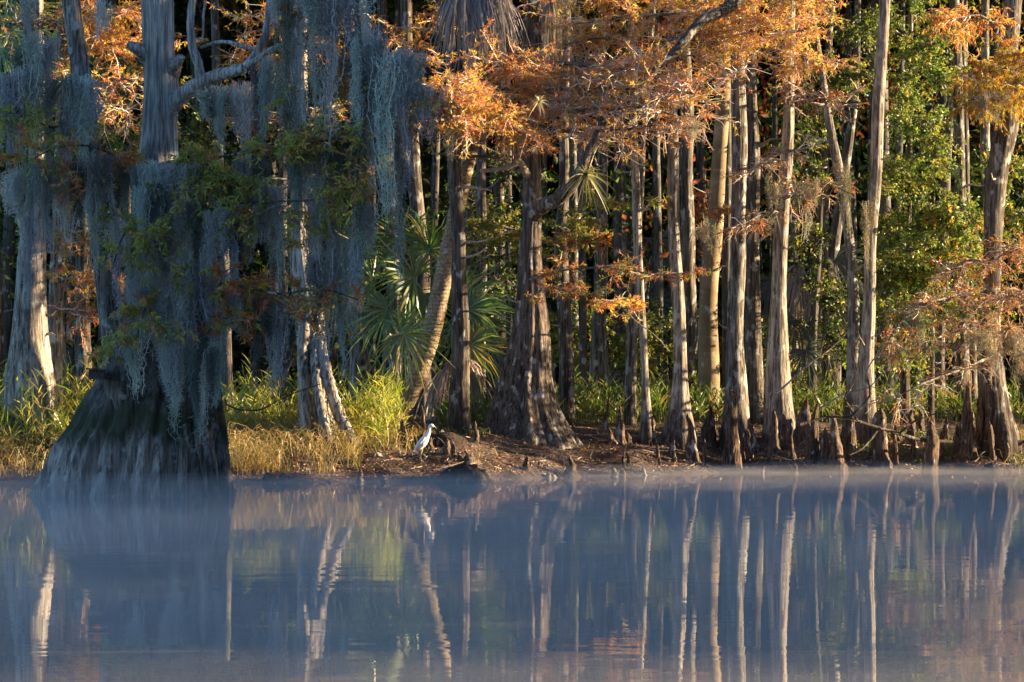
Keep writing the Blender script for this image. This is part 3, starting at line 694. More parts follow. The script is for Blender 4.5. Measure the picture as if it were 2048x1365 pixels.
# broken knobs and limbs
def big_branch(pts, r0, r1, seed, name='branch', mat=M_BIG, wob=0.02):
    mm_ = MB(); c = tube(mm_, px_limb(pts), r0, r1, sides=10, n=30, wob=wob, seed=seed); obj(name, mm_, mat, BIG, smooth=True); return c
big_branch([(296, 112, 51), (280, 106, 50.9), (266, 98, 50.8), (254, 92, 50.8)], 0.14, 0.05, 1, 'broken_knob')
big_branch([(340, 150, 51), (352, 130, 50.8), (362, 115, 50.7)], 0.12, 0.06, 2, 'broken_knob')
big_branch([(330, 240, 51), (352, 200, 50.8), (378, 178, 50.6), (410, 158, 50.4), (450, 148, 50.2), (488, 138, 50)], 0.135, 0.075, 3)
big_branch([(485, 140, 50), (510, 112, 50), (530, 80, 50), (538, 40, 50), (545, -60, 50)], 0.07, 0.05, 4)
big_branch([(402, 162, 50.4), (400, 130, 50.3), (386, 90, 50.3), (380, 40, 50.3), (388, -60, 50.3)], 0.075, 0.05, 5)
big_branch([(495, 132, 50), (540, 98, 49.8), (575, 88, 49.6), (620, 98, 49.4), (690, 118, 49.2)], 0.05, 0.02, 6)
big_branch([(520, 92, 50), (470, 86, 50.1), (430, 92, 50.3), (400, 98, 50.4)], 0.035, 0.02, 7)
big_branch([(410, 0, 50.5), (406, 50, 50.5), (404, 78, 50.5)], 0.02, 0.012, 8, 'vine')
big_branch([(425, 545, 49.6), (450, 505, 49.6), (480, 470, 49.5), (490, 405, 49.4)], 0.03, 0.012, 9, 'dead_branch', M_DEADLIMB)
big_branch([(545, 40, 49.6), (580, 100, 49.6), (592, 180, 49.6), (586, 230, 49.6), (590, 300, 49.6), (600, 330, 49.6)], 0.018, 0.012, 10, 'dead_branch', M_DEADLIMB)

bt, bl = MB(), MB()
rng = np.random.default_rng(31)
FG = [(0.40, 0.40, 0.09), (0.50, 0.46, 0.11), (0.32, 0.33, 0.07), (0.58, 0.28, 0.09), (0.6, 0.42, 0.1)]
FGR = [(0.64, 0.26, 0.1), (0.55, 0.2, 0.08), (0.4, 0.4, 0.09), (0.64, 0.4, 0.1)]
FGG = FG[:3] + [(0.4, 0.36, 0.08)]
limbs = [
    ([(330, 330, 51), (420, 325, 50), (500, 305, 49.6), (600, 290, 49.4), (690, 275, 49.2), (760, 255, 49)], 16, FG),
    ([(320, 350, 51), (250, 330, 50.2), (190, 310, 49.8), (120, 300, 49.6), (60, 320, 49.6)], 13, FGR),
    ([(350, 450, 51), (450, 420, 50), (560, 415, 49.5), (640, 410, 49.3), (720, 380, 49)], 14, FG),
    ([(330, 470, 51), (280, 440, 50), (250, 480, 49.8), (230, 540, 49.7)], 9, FGG),
    ([(360, 560, 51), (460, 570, 49.8), (560, 600, 49.5), (650, 580, 49.4), (720, 600, 49.3)], 13, FGR),
    ([(340, 600, 51), (300, 620, 49.8), (270, 680, 49.6)], 8, FG),
    ([(545, -60, 50), (600, 60, 49.6), (650, 110, 49.4), (720, 150, 49.2), (800, 160, 49), (850, 190, 49)], 16, FGR),
    ([(165, 240, 50.4), (110, 260, 50), (60, 240, 49.8), (0, 220, 49.7)], 8, FGG),
    ([(330, 380, 51), (330, 400, 49.9), (320, 470, 49.6), (330, 540, 49.5)], 9, FGG),
    ([(600, 60, 49.6), (640, 200, 49.3), (650, 300, 49.2), (640, 390, 49.2)], 12, FGG),
    ([(380, 620, 50.6), (450, 650, 49.8), (530, 640, 49.5)], 8, FGR),
    ([(800, 150, 49), (840, 200, 48.9), (870, 240, 48.9)], 8, FGR),
    ([(400, 330, 50.2), (440, 360, 49.8), (500, 345, 49.6)], 10, FGG),
]
for k, (pts, ns, pal) in enumerate(limbs):
    lim = px_limb(pts); lim[1:, 1] -= (0.0 if k in (6, 9, 11) else 0.45)
    mm_ = MB(); tube(mm_, lim, 0.026, 0.007, sides=7, n=24, wob=0.05, seed=40 + k); obj('branch', mm_, M_BARKD, root, smooth=True)
    foliate(bt, bl, lim, rng, n_sub=int(ns * 1.2), l_sub=0.62, n_twig=9, l_twig=0.32, n_leaf=15, leaf=(0.10, 0.028), pal=pal, flat=0.55, droop=0.45, twig_r=0.004, t0=0.25, twig_pal=[(0.2, 0.19, 0.17), (0.3, 0.3, 0.27)])
obj('twigs', bt, M_TWIG, root, kind='stuff'); obj('foliage', bl, M_LEAF, root, kind='stuff')

# small weathered box on the trunk
bx = thing('wooden_box', 'small weathered wooden box fixed on the left of the swollen base', 'box', P(190, 765, 50.0))
def boxmb(c, s, rz=0.0, ry=0.0):
    m = MB(); c = np.array(c); s = np.array(s) / 2
    v = np.array([(x, y, z) for x in (-1, 1) for y in (-1, 1) for z in (-1, 1)]) * s
    a, b = math.cos(ry), math.sin(ry); v = np.stack((v[:, 0] * a + v[:, 2] * b, v[:, 1], -v[:, 0] * b + v[:, 2] * a), 1)
    a, b = math.cos(rz), math.sin(rz); v = np.stack((v[:, 0] * a - v[:, 1] * b, v[:, 0] * b + v[:, 1] * a, v[:, 2]), 1)
    m.add(v + c, [(0, 1, 3, 2), (4, 6, 7, 5), (0, 4, 5, 1), (2, 3, 7, 6), (0, 2, 6, 4), (1, 5, 7, 3)], (0.13, 0.12, 0.11)); return m
M_WOOD = bark_mat('weathered_wood', (0.2, 0.19, 0.17), (0.08, 0.07, 0.065), 0, scale=2, zs=1.0, bump=0.005)
c0 = P(193, 750, 50.0)
obj('body', boxmb(c0, (0.22, 0.5, 0.13), 0.1, 0.06), M_WOOD, bx)
obj('lid', boxmb(c0 + np.array((-0.01, -0.02, 0.078)), (0.27, 0.56, 0.02), 0.1, 0.06), M_WOOD, bx)
obj('mount', boxmb(c0 + np.array((0.13, 0.2, -0.02)), (0.12, 0.3, 0.08), 0.1, 0.06), M_WOOD, bx)

# ------------------------------------------------------------------ Spanish moss
MOSSC = [(0.44, 0.46, 0.42), (0.56, 0.58, 0.53), (0.20, 0.22, 0.19), (0.62, 0.63, 0.58)]
MOSST = [(0.40, 0.34, 0.24), (0.34, 0.30, 0.20), (0.46, 0.40, 0.28), (0.28, 0.25, 0.17)]
def moss(px, py0, py1, wpx, Y, label, group='Spanish moss hanging on the old cypress', dens=1.0, pal=MOSSC, seed=None, lean=0.0, topj=.07):
    SEED[0] += 1
    rng = np.random.default_rng(SEED[0])
    top = P(px, py0, Y); wd = wpx * Y / F; ln = (py1 - py0) * Y / F
    nT = int(max(2, round(wd / 0.075)))
    per = int(max(7, 15 * dens))
    n = nT * per
    K = int(max(7, ln / 0.075))
    tx = np.clip((np.arange(nT) + .5) / nT - .5 + rng.normal(0, .07, nT), -.55, .55)
    tl = (0.3 + 0.7 * rng.uniform(0, 1, nT)) * (1 - 0.55 * np.abs(tx) * 2 * rng.uniform(.3, 1, nT)); tl[rng.integers(0, nT)] = 1.0
    ty = rng.normal(0, .13, nT)
    k = np.repeat(np.arange(nT), per)
    rad = rng.uniform(.008, .075, nT)[k]
    st = top + np.stack((tx[k] * wd + rng.normal(0, 1, n) * rad * 1.3, ty[k] + rng.normal(0, 1, n) * rad, (rng.uniform(-.5, .9, nT)[k] + rng.uniform(-.4, .6, n)) * topj * ln), 1)
    L = np.maximum(ln * tl[k] * rng.uniform(.35, 1, n) ** .6, .12)
    t = np.linspace(0, 1, K)
    pl = np.repeat(st[:, None], K, 1)
    pl[:, :, 2] -= L[:, None] * t
    cen = top[:2] + np.stack((tx[k] * wd, ty[k]), 1)
    pl[:, :, :2] = cen[:, None] + (pl[:, :, :2] - cen[:, None]) * (1.25 - .8 * t[None, :, None])
    pl[:, :, 0] += lean * ln * t ** 1.5
    dz_ = (L[:, None] * t)
    sway = np.stack([np.sin(dz_ * f1 + ph[k][:, None]) for f1, ph in ((3.1, rng.uniform(0, 6, nT)), (6.7, rng.uniform(0, 6, nT)))], 0)
    pl[:, :, 0] += .028 * sway[0] + .014 * sway[1]
    bul = 1 + .8 * np.sin(dz_ * 9 + rng.uniform(0, 6, nT)[k][:, None]) 
    wk = rng.normal(0, 0.013, (n, K, 2)) * bul[..., None] + np.cumsum(rng.normal(0, 0.006, (n, K, 2)), 1)
    pl[:, 1:, :2] += wk[:, 1:]
    mb_ = MB()
    cl = pick(rng, pal, nT, 0.12)[k] * rng.uniform(.8, 1.15, (n, 1))
    wdt = np.full((n, K), 0.008) * rng.uniform(.6, 1.4, (n, 1)); wdt[:, -1] *= 0.3
    ribbons(mb_, pl, wdt, norm(rng.normal(size=(n, 3)) * np.array([1, .6, .1])), cl)
    q = n * K * 2
    a = rng.integers(0, n, q); b = rng.integers(1, K, q)
    p = pl[a, b] + rng.normal(0, 0.008, (q, 3))
    d = rng.normal(size=(q, 3)) * np.array([1, 1, .8]) + np.array([0, 0, -0.5])
    leaves(mb_, p, d, 0.055 * rng.uniform(.5, 1.6, q), 0.009, cl[a], rng)
    return obj('spanish_moss', mb_, M_MOSS, None, label=label, cat='moss', group=group, origin=top)

for a in [
    (580, -20, 250, 70, 49.1, 'wide blue-grey moss curtain from the top edge, leftmost of the upper three'),
    (640, -20, 330, 76, 48.8, 'dense blue-grey moss curtain from the top edge, middle of the upper three'),
    (700, -10, 240, 60, 48.7, 'blue-grey moss curtain from the top edge, rightmost of the upper three'),
    (735, 90, 560, 62, 48.7, 'longest thick moss beard, reaching down toward the palm fronds'),
    (768, 110, 470, 46, 48.6, 'moss beard just right of the longest one'),
    (797, 240, 575, 16, 48.9, 'single thin moss streamer dangling alone before the palm fronds'),
    (815, 110, 330, 52, 48.5, 'moss bunch near the right end of the mossy boughs'),
    (845, 170, 290, 34, 48.8, 'short moss tuft at the very right tip of the mossy boughs'),
    (700, 260, 520, 56, 49.2, 'moss beard hanging beside the green sprays at centre left'),
    (660, 300, 640, 52, 49.2, 'long moss beard falling in front of the splayed cypress'),
    (690, 480, 760, 40, 49.3, 'low moss streamer between the splayed cypress and the palm'),
    (725, 420, 640, 30, 49.1, 'narrow moss streamer low on the right of the mossy boughs'),
    (640, 440, 800, 34, 49.3, 'moss streamer reaching almost to the grass by the splayed cypress'),
    (600, 330, 520, 44, 49.4, 'moss tuft over the upper trunk of the splayed cypress'),
    (540, 380, 620, 50, 49.5, 'moss tuft under the middle bough, right of the dead branch'),
    (560, 600, 800, 46, 49.5, 'pale ragged moss hanging lowest between base and splayed cypress'),
    (615, 290, 560, 44, 49.1, 'moss streamer right across the upper trunk of the splayed cypress'), (635, 520, 700, 30, 49.2, 'wispy moss tuft over the sunlit part of the splayed cypress'),
    (520, 600, 780, 52, 49.6, 'pale thick moss beard right above the swollen base'),
    (470, 580, 760, 60, 49.7, 'moss tuft over the middle of the old cypress, above the brown side roots'), (430, 560, 800, 56, 49.7, 'moss tuft on the front of the old cypress just left of its right-hand roots'), (390, 520, 830, 60, 49.6, 'long moss tuft down the centre front of the old cypress'), (350, 560, 800, 56, 49.6, 'moss tuft on the front of the old cypress, left of its centre tuft'),
    (310, 580, 760, 60, 49.6, 'moss tuft covering the fork where the leaning stem joins the base'), (280, 500, 700, 50, 49.7, 'moss tuft just right of the leaning stem at mid height'), (360, 420, 640, 70, 49.6, 'broad moss tuft across the middle of the hidden main trunk'), (420, 430, 640, 60, 49.6, 'moss tuft beside the upper end of the leaning dead branch, left'),
    (470, 430, 650, 56, 49.5, 'moss tuft behind the leaning bleached dead branch'), (320, 380, 600, 70, 49.6, 'broad moss tuft on the main trunk below its green spray'), (300, 330, 470, 70, 49.7, 'moss tuft where the pale bare trunk disappears, left one'), (370, 330, 480, 70, 49.7, 'moss tuft where the pale bare trunk disappears, right one'), (500, 330, 520, 60, 49.6, 'moss tuft below the green sprays right of the pale trunk'), (440, 350, 500, 50, 49.7, 'short moss tuft below the green sprays, nearest the pale trunk'),
    (260, 640, 800, 40, 49.6, 'thin moss tuft beside the wooden box'), (410, 700, 900, 50, 49.5, 'lowest moss tuft hanging over the middle of the swollen base'), (340, 700, 900, 34, 49.5, 'narrow moss tuft hanging over the left of the swollen base'),
    (430, 182, 330, 50, 50.2, 'dark moss curtain under the crooked bare limb, nearest the pale trunk'),
    (480, 172, 350, 50, 50.1, 'dark moss curtain under the crooked bare limb, its middle one'),
    (535, 128, 370, 50, 49.9, 'dark moss curtain under the crooked bare limb, farthest from the trunk'),
    (590, 180, 360, 60, 49.6, 'dark moss tuft below the forked end of the crooked limb'),
    (20, 150, 420, 56, 49.6, 'moss beard cut by the left edge of the picture'),
    (70, 90, 420, 60, 49.7, 'broad moss beard left of the leaning side stem'),
    (58, 0, 150, 26, 49.7, 'thin moss streamer in the top left corner'),
    (125, 160, 330, 50, 49.6, 'pale moss tuft hanging off the left side of the leaning stem'),
    (160, 170, 420, 56, 49.5, 'moss beard draped over the leaning side stem'),
    (185, 320, 560, 46, 49.5, 'moss draped on the lower leaning stem'),
    (150, 330, 520, 40, 49.6, 'moss streamer left of the lower leaning stem'),
    (90, 330, 520, 50, 49.6, 'dark moss tuft in front of the broad pale trunk at left'),
    (40, 360, 600, 44, 49.6, 'long dark moss beard low at the left edge'),
    (235, 340, 470, 40, 49.7, 'moss tuft between the leaning stem and the pale trunk'),
    (205, 0, 90, 24, 50.2, 'short moss tuft at the top between stem and pale trunk'),
    (240, 440, 640, 30, 49.6, 'narrow moss streamer between leaning stem and main trunk foot'),
]:
    moss(*a, dens=1.6)
GB = 'tan Spanish moss on trees of the right bank'
for a in [
    (1545, 370, 470, 28, 63, 'sunlit tan moss clump left of the ridged trunk'), (1615, 380, 480, 44, 63, 'bushy sunlit tan moss right of the ridged trunk'),
    (1690, 330, 470, 34, 63.5, 'tan moss beside the close pair of trunks, upper one'), (1735, 420, 560, 26, 64, 'tan moss hanging on the right trunk of the pair'),
    (2025, 680, 790, 50, 62.5, 'tan moss hanging low at the right edge over grass'), (1970, 660, 760, 50, 62.8, 'tan moss over the ribbed foot of the stout forked cypress'),
    (1985, 200, 270, 60, 63.5, 'tan moss in the fork of the stout cypress'), (1830, 640, 740, 36, 63, 'tan moss in the twiggy thicket at right'),
    (1040, 275, 330, 20, 61.5, 'short tan moss wisp under the orange boughs by the centre trunk'), (1010, 270, 320, 20, 61.5, 'short tan moss wisp under orange boughs, left of its twin'),
    (915, 260, 320, 40, 61, 'tan moss wisp under the left end of the orange boughs'), (1385, 250, 300, 24, 61.5, 'tan moss wisp under the right end of the orange boughs'),
    (1415, 450, 520, 36, 66, 'faint moss wisps on the smooth tan trunk'), (172, 590, 690, 14, 62, 'tan moss streamer between left trunks, lower left'), (150, 610, 700, 12, 62, 'shorter tan moss streamer between left trunks, lower left'),
    (1130, 0, 110, 26, 66, 'tan moss hanging at the top right of the dead palm skirt'),
]:
    moss(*a, group=GB, pal=MOSST, dens=.8, topj=.22)

# ------------------------------------------------------------------ autumn boughs of the bank trees
def bough(root, limbs, seed, mat=M_LIMB, leafmat=M_LEAF, **kw):
    rng = np.random.default_rng(seed); bt, bl = MB(), MB()
    for k, q in enumerate(limbs):
        pts, ns, r0 = q[0], q[1], q[2]; k2 = dict(kw); k2.update(q[3] if len(q) > 3 else {})
        lim = px_limb(pts); mm_ = MB(); c = tube(mm_, lim, r0, r0 * 0.3, sides=7, n=26, wob=0.03, seed=seed + k)
        obj('branch', mm_, k2.pop('limb_mat', mat), root, smooth=True)
        foliate(bt, bl, c, rng, n_sub=ns, **k2)
    obj('twigs', bt, M_TWIG, root, kind='stuff')
    if bl.n: obj('foliage', bl, leafmat, root, kind='stuff')

bough(T['centre'], [
    ([(1068, 290, 63.10), (1040, 262, 62.28), (980, 240, 61.20), (920, 215, 60.33), (860, 190, 59.66)], 26, .06),
    ([(1068, 250, 63.10), (1100, 262, 62.62), (1180, 265, 62.40), (1260, 255, 62.19), (1330, 240, 62.15), (1410, 225, 62.23)], 30, .06, dict(bare=.72)),
    ([(1068, 200, 63.10), (1010, 180, 61.84), (950, 170, 60.77), (880, 165, 60.01)], 26, .05),
    ([(1068, 190, 63.10), (1140, 180, 62.36), (1220, 175, 62.05), (1300, 180, 61.94), (1380, 190, 62.03), (1430, 180, 62.11)], 40, .05, dict(bare=.65)),
    ([(1068, 150, 63.10), (1020, 130, 61.92), (980, 125, 61.20)], 16, .04),
    ([(1068, 140, 63.10), (1140, 125, 62.56), (1230, 130, 62.29), (1320, 150, 62.21)], 28, .05, dict(bare=.35)),
    ([(1068, 220, 63.10), (1130, 225, 62.32), (1200, 220, 61.98), (1290, 215, 61.90), (1360, 235, 61.95)], 38, .05, dict(bare=.75)),
    ([(1068, 225, 63.10), (1000, 215, 61.56), (930, 235, 60.41), (880, 240, 59.81)], 22, .05),
], 51, l_sub=0.9, n_twig=13, l_twig=0.42, n_leaf=13, leaf=(.09, .018), pal=ORANGE, flat=0.42, droop=0.15, twig_r=0.0085)
mm_ = MB(); tube(mm_, px_limb([(1068, 430, 62.6), (1090, 410, 62.2), (1120, 396, 61.9), (1150, 362, 61.7), (1168, 325, 61.6), (1182, 295, 61.6), (1196, 262, 61.6)]), .14, .05, sides=12, n=30, wob=.02, seed=3); obj('branch', mm_, M_CENTRE, T['centre'], smooth=True)
mm_ = MB(); tube(mm_, px_limb([(1055, 350, 62.6), (1040, 322, 62.2), (1022, 334, 62), (990, 340, 61.9), (958, 342, 61.8)]), .07, .03, sides=9, wob=.02, seed=4); obj('branch', mm_, M_DEADLIMB, T['centre'], smooth=True)
mm_ = MB(); tube(mm_, px_limb([(1042, 345, 62.5), (1000, 313, 62.2), (930, 312, 62), (860, 308, 61.8)]), .035, .02, sides=7, wob=.02, seed=5); obj('branch', mm_, M_LIMB, T['centre'], smooth=True)
bough(T['centre'], [([(1055, 600, 62.4), (1100, 575, 61.6), (1180, 590, 61.2), (1240, 605, 61)], 11, .02), ([(1060, 560, 62.4), (1120, 540, 61.6), (1220, 535, 61.2), (1330, 545, 60.8), (1380, 540, 60.7)], 15, .025)],
      52, l_sub=0.45, n_twig=8, l_twig=0.28, n_leaf=12, pal=RUST + OLIVE[:2], flat=0.22, droop=0.2, twig_r=0.005)
bough(T['lean'], [([(1285, 640, 64), (1250, 600, 62), (1215, 605, 61.2), (1180, 600, 61)], 9, .02, dict(pal=ORANGE))], 59, l_sub=0.3, n_twig=7, l_twig=0.25, n_leaf=12, flat=0.25, droop=0.3)
# yellow-green sprays behind
bough(T['r1'], [([(1128, 470, 66.5), (1160, 440, 65.6), (1210, 405, 65), (1250, 385, 64.6)], 13, .03), ([(1128, 500, 66.5), (1060, 470, 66), (1000, 450, 65.6), (945, 455, 65.2)], 22, .03), ([(1128, 540, 66.5), (1040, 500, 67), (960, 520, 66.5), (930, 480, 66)], 14, .02, dict(pal=LIME + DEEP)), ([(1128, 430, 66.5), (1170, 470, 65.8), (1210, 480, 65.5)], 9, .02, dict(pal=LIME + RUST))],
      53, l_sub=0.6, n_twig=9, l_twig=0.3, n_leaf=14, pal=LIME, flat=0.3, droop=0.25)
# boughs from the dark limb at upper right of centre
mm_ = MB(); tube(mm_, px_limb([(1500, -30, 63), (1450, 20, 62.6), (1400, 50, 62.3), (1350, 100, 62), (1310, 135, 61.8)]), .12, .06, sides=10, n=30, wob=.03, seed=8); obj('branch', mm_, M_BARKD, T['strong'], smooth=True)
bough(T['strong'], [
    ([(1480, 30, 65.00), (1400, 20, 63.17), (1320, 30, 62.73), (1240, 40, 62.70), (1150, 50, 62.80)], 30, .04),
    ([(1470, 60, 65.00), (1380, 70, 63.03), (1290, 85, 62.63), (1200, 75, 62.70), (1130, 90, 62.60)], 30, .04, dict(pal=GOLD + ORANGE)),
    ([(1475, 40, 65.00), (1540, 55, 63.20), (1600, 60, 62.50), (1650, 40, 62.20)], 24, .04),
    ([(1475, 90, 65.00), (1520, 100, 63.27), (1570, 105, 62.60), (1610, 115, 62.30)], 18, .035, dict(bare=.3)),
    ([(1475, -20, 65.00), (1400, -15, 63.67), (1300, -10, 63.50), (1200, 0, 63.30), (1120, -10, 63.30)], 30, .04),
    ([(1475, -30, 65.00), (1560, -10, 63.63), (1640, 0, 63.00), (1700, -5, 62.80)], 22, .04),
    ([(1490, 160, 65.00), (1440, 130, 63.53), (1400, 110, 63.07), (1330, 120, 62.90)], 18, .04, dict(bare=.5)),
], 54, l_sub=0.85, n_twig=12, l_twig=0.4, n_leaf=12, leaf=(.09, .018), pal=ORANGE + [(0.55, 0.46, 0.09)], flat=0.35, droop=0.3, twig_r=0.006)
bough(T['smooth'], [([(1425, 430, 70), (1400, 425, 68), (1440, 415, 67.5), (1480, 420, 67)], 10, .02)], 55, l_sub=0.4, n_twig=8, l_twig=0.25, n_leaf=12, pal=RUST + ORANGE[:2], flat=0.2, droop=0.2)
bough(T['ridged'], [
    ([(1555, 330, 65.8), (1530, 320, 64.5), (1512, 332, 64), (1500, 350, 63.8)], 7, .03, dict(bare=.7, limb_mat=M_DEADLIMB)),
    ([(1500, 345, 64), (1550, 308, 63.8), (1600, 300, 63.4), (1630, 292, 63.2), (1652, 282, 63.1)], 10, .035, dict(bare=.7, limb_mat=M_DEADLIMB)),
    ([(1560, 200, 65.8), (1610, 190, 64), (1660, 200, 63.5), (1720, 215, 63.2)], 22, .03, dict(bare=.55)),
    ([(1560, 150, 65.8), (1600, 130, 64.5), (1660, 120, 64)], 14, .03, dict(pal=ORANGE, bare=.3)),
    ([(1565, 400, 65.8), (1600, 372, 64), (1660, 370, 63.5), (1700, 390, 63.2)], 16, .03, dict(bare=.6)),
    ([(1555, 420, 65.8), (1500, 440, 64), (1480, 450, 63.8)], 8, .02, dict(bare=.4)),
], 56, l_sub=0.6, n_twig=9, l_twig=0.32, n_leaf=9, pal=RUST + BROWN, flat=0.45, droop=0.5, twig_r=0.006)
bough(T['right'], [
    ([(2010, 150, 65.6), (1970, 130, 64.5), (1930, 160, 64)], 18, .04), ([(2020, 120, 65.6), (2050, 100, 64.5), (2090, 130, 64)], 14, .04),
    ([(2010, 190, 65.6), (1980, 190, 64), (1940, 200, 63.6)], 16, .03), ([(2015, 60, 65.6), (1960, 30, 64), (1900, 40, 63.5)], 12, .03, dict(pal=ORANGE)),
    ([(2020, 160, 65.6), (2040, 170, 64), (2070, 190, 63.6)], 14, .03),
], 57, l_sub=0.6, n_twig=9, l_twig=0.36, n_leaf=16, leaf=(.11, .02), pal=GOLD + LIME[2:3] + [(0.62, 0.46, 0.07), (0.5, 0.44, 0.07)], flat=0.5, droop=0.9)
bough(T['right'], [
    ([(1985, 620, 65.4), (1920, 590, 64), (1860, 600, 63.2), (1800, 640, 62.8), (1770, 690, 62.6)], 26, .035),
    ([(1985, 680, 65.4), (1930, 660, 64), (1870, 680, 63.2), (1820, 720, 62.8)], 24, .03, dict(bare=.5)),
    ([(1985, 600, 65.4), (2020, 590, 63.6), (2060, 610, 63)], 20, .03),
    ([(1985, 660, 65.4), (2020, 670, 63.6), (2060, 680, 63), (2090, 700, 63)], 20, .03, dict(bare=.5)),
    ([(1985, 720, 65.4), (1900, 740, 63.6), (1840, 770, 63), (1790, 800, 62.8)], 14, .03, dict(bare=.75)),
    ([(1985, 540, 65.4), (1930, 520, 64.4), (1880, 550, 64)], 16, .03), ([(1985, 520, 65.4), (2030, 500, 64.2), (2080, 520, 64)], 16, .03, dict(pal=GOLD + RUST)),
], 58, l_sub=0.6, n_twig=10, l_twig=0.34, n_leaf=9, pal=BROWN + RUST + GOLD[:2], flat=0.5, droop=0.5, twig_r=0.006, bare=.3)
# left: orange sprays seen between the old cypress's stems
bough(T['behind_moss'], [
    ([(725, 0, 66), (700, 30, 65), (640, 20, 64.5), (560, 50, 64), (480, 40, 64)], 26, .04, dict(bare=.3)), ([(725, 60, 66), (640, 80, 65), (560, 110, 64.5), (480, 120, 64), (400, 80, 64)], 26, .04),
    ([(725, 150, 66), (800, 120, 64.5), (850, 60, 64), (900, 30, 64)], 20, .03), ([(725, 200, 66), (640, 220, 65), (560, 250, 64.5), (460, 240, 64)], 22, .03, dict(pal=RUST + LIME, bare=.3)),
    ([(725, 320, 66), (640, 350, 65), (520, 400, 64.5), (440, 430, 64)], 16, .03, dict(bare=.3)),
], 61, l_sub=0.8, n_twig=9, l_twig=0.36, n_leaf=12, pal=ORANGE + GOLD, flat=0.4, droop=0.35)
bough(T['left2'], [
    ([(115, 30, 61.6), (170, 20, 61.0), (230, 30, 60.6), (300, 10, 60.4)], 24, .04, dict(pal=GOLD + ORANGE)), ([(115, 80, 61.6), (180, 90, 61.0), (250, 80, 60.6), (300, 100, 60.4)], 22, .03),
    ([(115, 160, 61.6), (190, 170, 61.0), (260, 160, 60.6), (310, 190, 60.4)], 24, .035, dict(bare=.5)), ([(115, 260, 61.6), (190, 230, 61.0), (260, 220, 60.6)], 22, .035, dict(bare=.6)),
    ([(115, 540, 61.6), (150, 500, 61.0), (180, 470, 60.7)], 12, .02, dict(pal=GOLD)), ([(115, 570, 61.6), (150, 545, 61.0), (190, 560, 60.7), (215, 550, 60.6)], 12, .02, dict(pal=GOLD + ORANGE)),
    ([(115, 625, 61.6), (150, 620, 61.0), (165, 640, 61.1)], 6, .02, dict(pal=RUST, bare=.4)),
], 62, l_sub=0.65, n_twig=9, l_twig=0.33, n_leaf=12, pal=ORANGE, flat=0.4, droop=0.3)
bough(T['left'], [([(72, 60, 60.3), (40, 40, 59.9), (0, 50, 59.6)], 10, .03, dict(pal=OLIVE)), ([(75, 150, 60.3), (110, 130, 59.9), (160, 150, 59.7)], 10, .03)], 63, l_sub=0.6, n_twig=8, l_twig=0.3, n_leaf=11, pal=RUST + OLIVE, flat=0.4)

# broad-leaved understorey trees at right
def broadleaf(label, Y, prof, limbs, seed, **kw):
    root, _ = tree(label, 'tree', Y, prof, M_BARKD, name='broadleaf_tree', seg=16, dz=0.2, ztop=PZ(prof[-1][0], Y), group='leafy green trees on the right bank')
    bough(root, limbs, seed, leafmat=M_BROAD, **kw); return root
bk = dict(l_sub=0.65, n_twig=11, l_twig=0.35, n_leaf=11, leaf=(0.085, 0.042), pal=GREEN, flat=0.7, droop=0.3, broad=True, twig_r=0.005, twig_pal=[(0.2, 0.16, 0.12), (0.12, 0.1, 0.08)])
broadleaf('tall leafy green tree right of the close pair of trunks', 69.5, [(860, 1800, 1822), (500, 1806, 1822), (200, 1812, 1824), (-60, 1820, 1828)], [
    ([(1815, 80, 69.5), (1780, 50, 68.6), (1750, 20, 68)], 12, .02), ([(1815, 120, 69.5), (1860, 80, 68.6), (1890, 30, 68)], 16, .02),
    ([(1815, 160, 69.5), (1850, 140, 68.3), (1880, 160, 67.8)], 16, .02), ([(1815, 220, 69.5), (1790, 200, 68.3), (1785, 260, 67.8)], 12, .02),
    ([(1815, 260, 69.5), (1850, 240, 68.2), (1880, 280, 67.6), (1880, 330, 67.4)], 18, .02), ([(1815, 360, 69.5), (1800, 330, 68.2), (1780, 380, 67.6)], 16, .02),
    ([(1815, 380, 69.5), (1860, 350, 68), (1890, 390, 67.5)], 16, .02), ([(1815, 460, 69.5), (1790, 440, 68.2), (1770, 500, 67.6)], 18, .02),
    ([(1815, 480, 69.5), (1860, 450, 68), (1910, 470, 67.5), (1940, 450, 67.2)], 20, .02), ([(1815, 560, 69.5), (1780, 540, 68), (1765, 600, 67.5)], 14, .02),
    ([(1815, 560, 69.5), (1860, 540, 68), (1900, 560, 67.5)], 16, .02), ([(1815, 20, 69.5), (1840, -10, 68.6), (1870, -30, 68)], 10, .02),
], 71, **bk)
broadleaf('leafy dark green sapling filling the gap left of the close pair', 71.5, [(860, 1640, 1656), (500, 1646, 1658), (100, 1652, 1660)], [
    ([(1650, 150, 71.5), (1620, 120, 71), (1590, 140, 70.6)], 12, .02), ([(1650, 180, 71.5), (1680, 150, 71), (1720, 170, 70.5)], 14, .02),
    ([(1650, 250, 71.5), (1620, 230, 71), (1600, 260, 70.5)], 12, .02), ([(1650, 330, 71.5), (1620, 340, 71), (1600, 360, 70.5)], 12, .02),
    ([(1650, 480, 71.5), (1630, 470, 71), (1610, 500, 70.6)], 12, .02), ([(1650, 600, 71.5), (1670, 580, 70.8), (1690, 610, 70.3)], 12, .02),
    ([(1650, 700, 71.5), (1680, 670, 70.8), (1700, 690, 70.3)], 10, .02), ([(1650, 60, 71.5), (1690, 40, 71), (1720, 60, 70.5)], 12, .02),
], 72, **{**bk, 'pal': DEEP + GREEN})
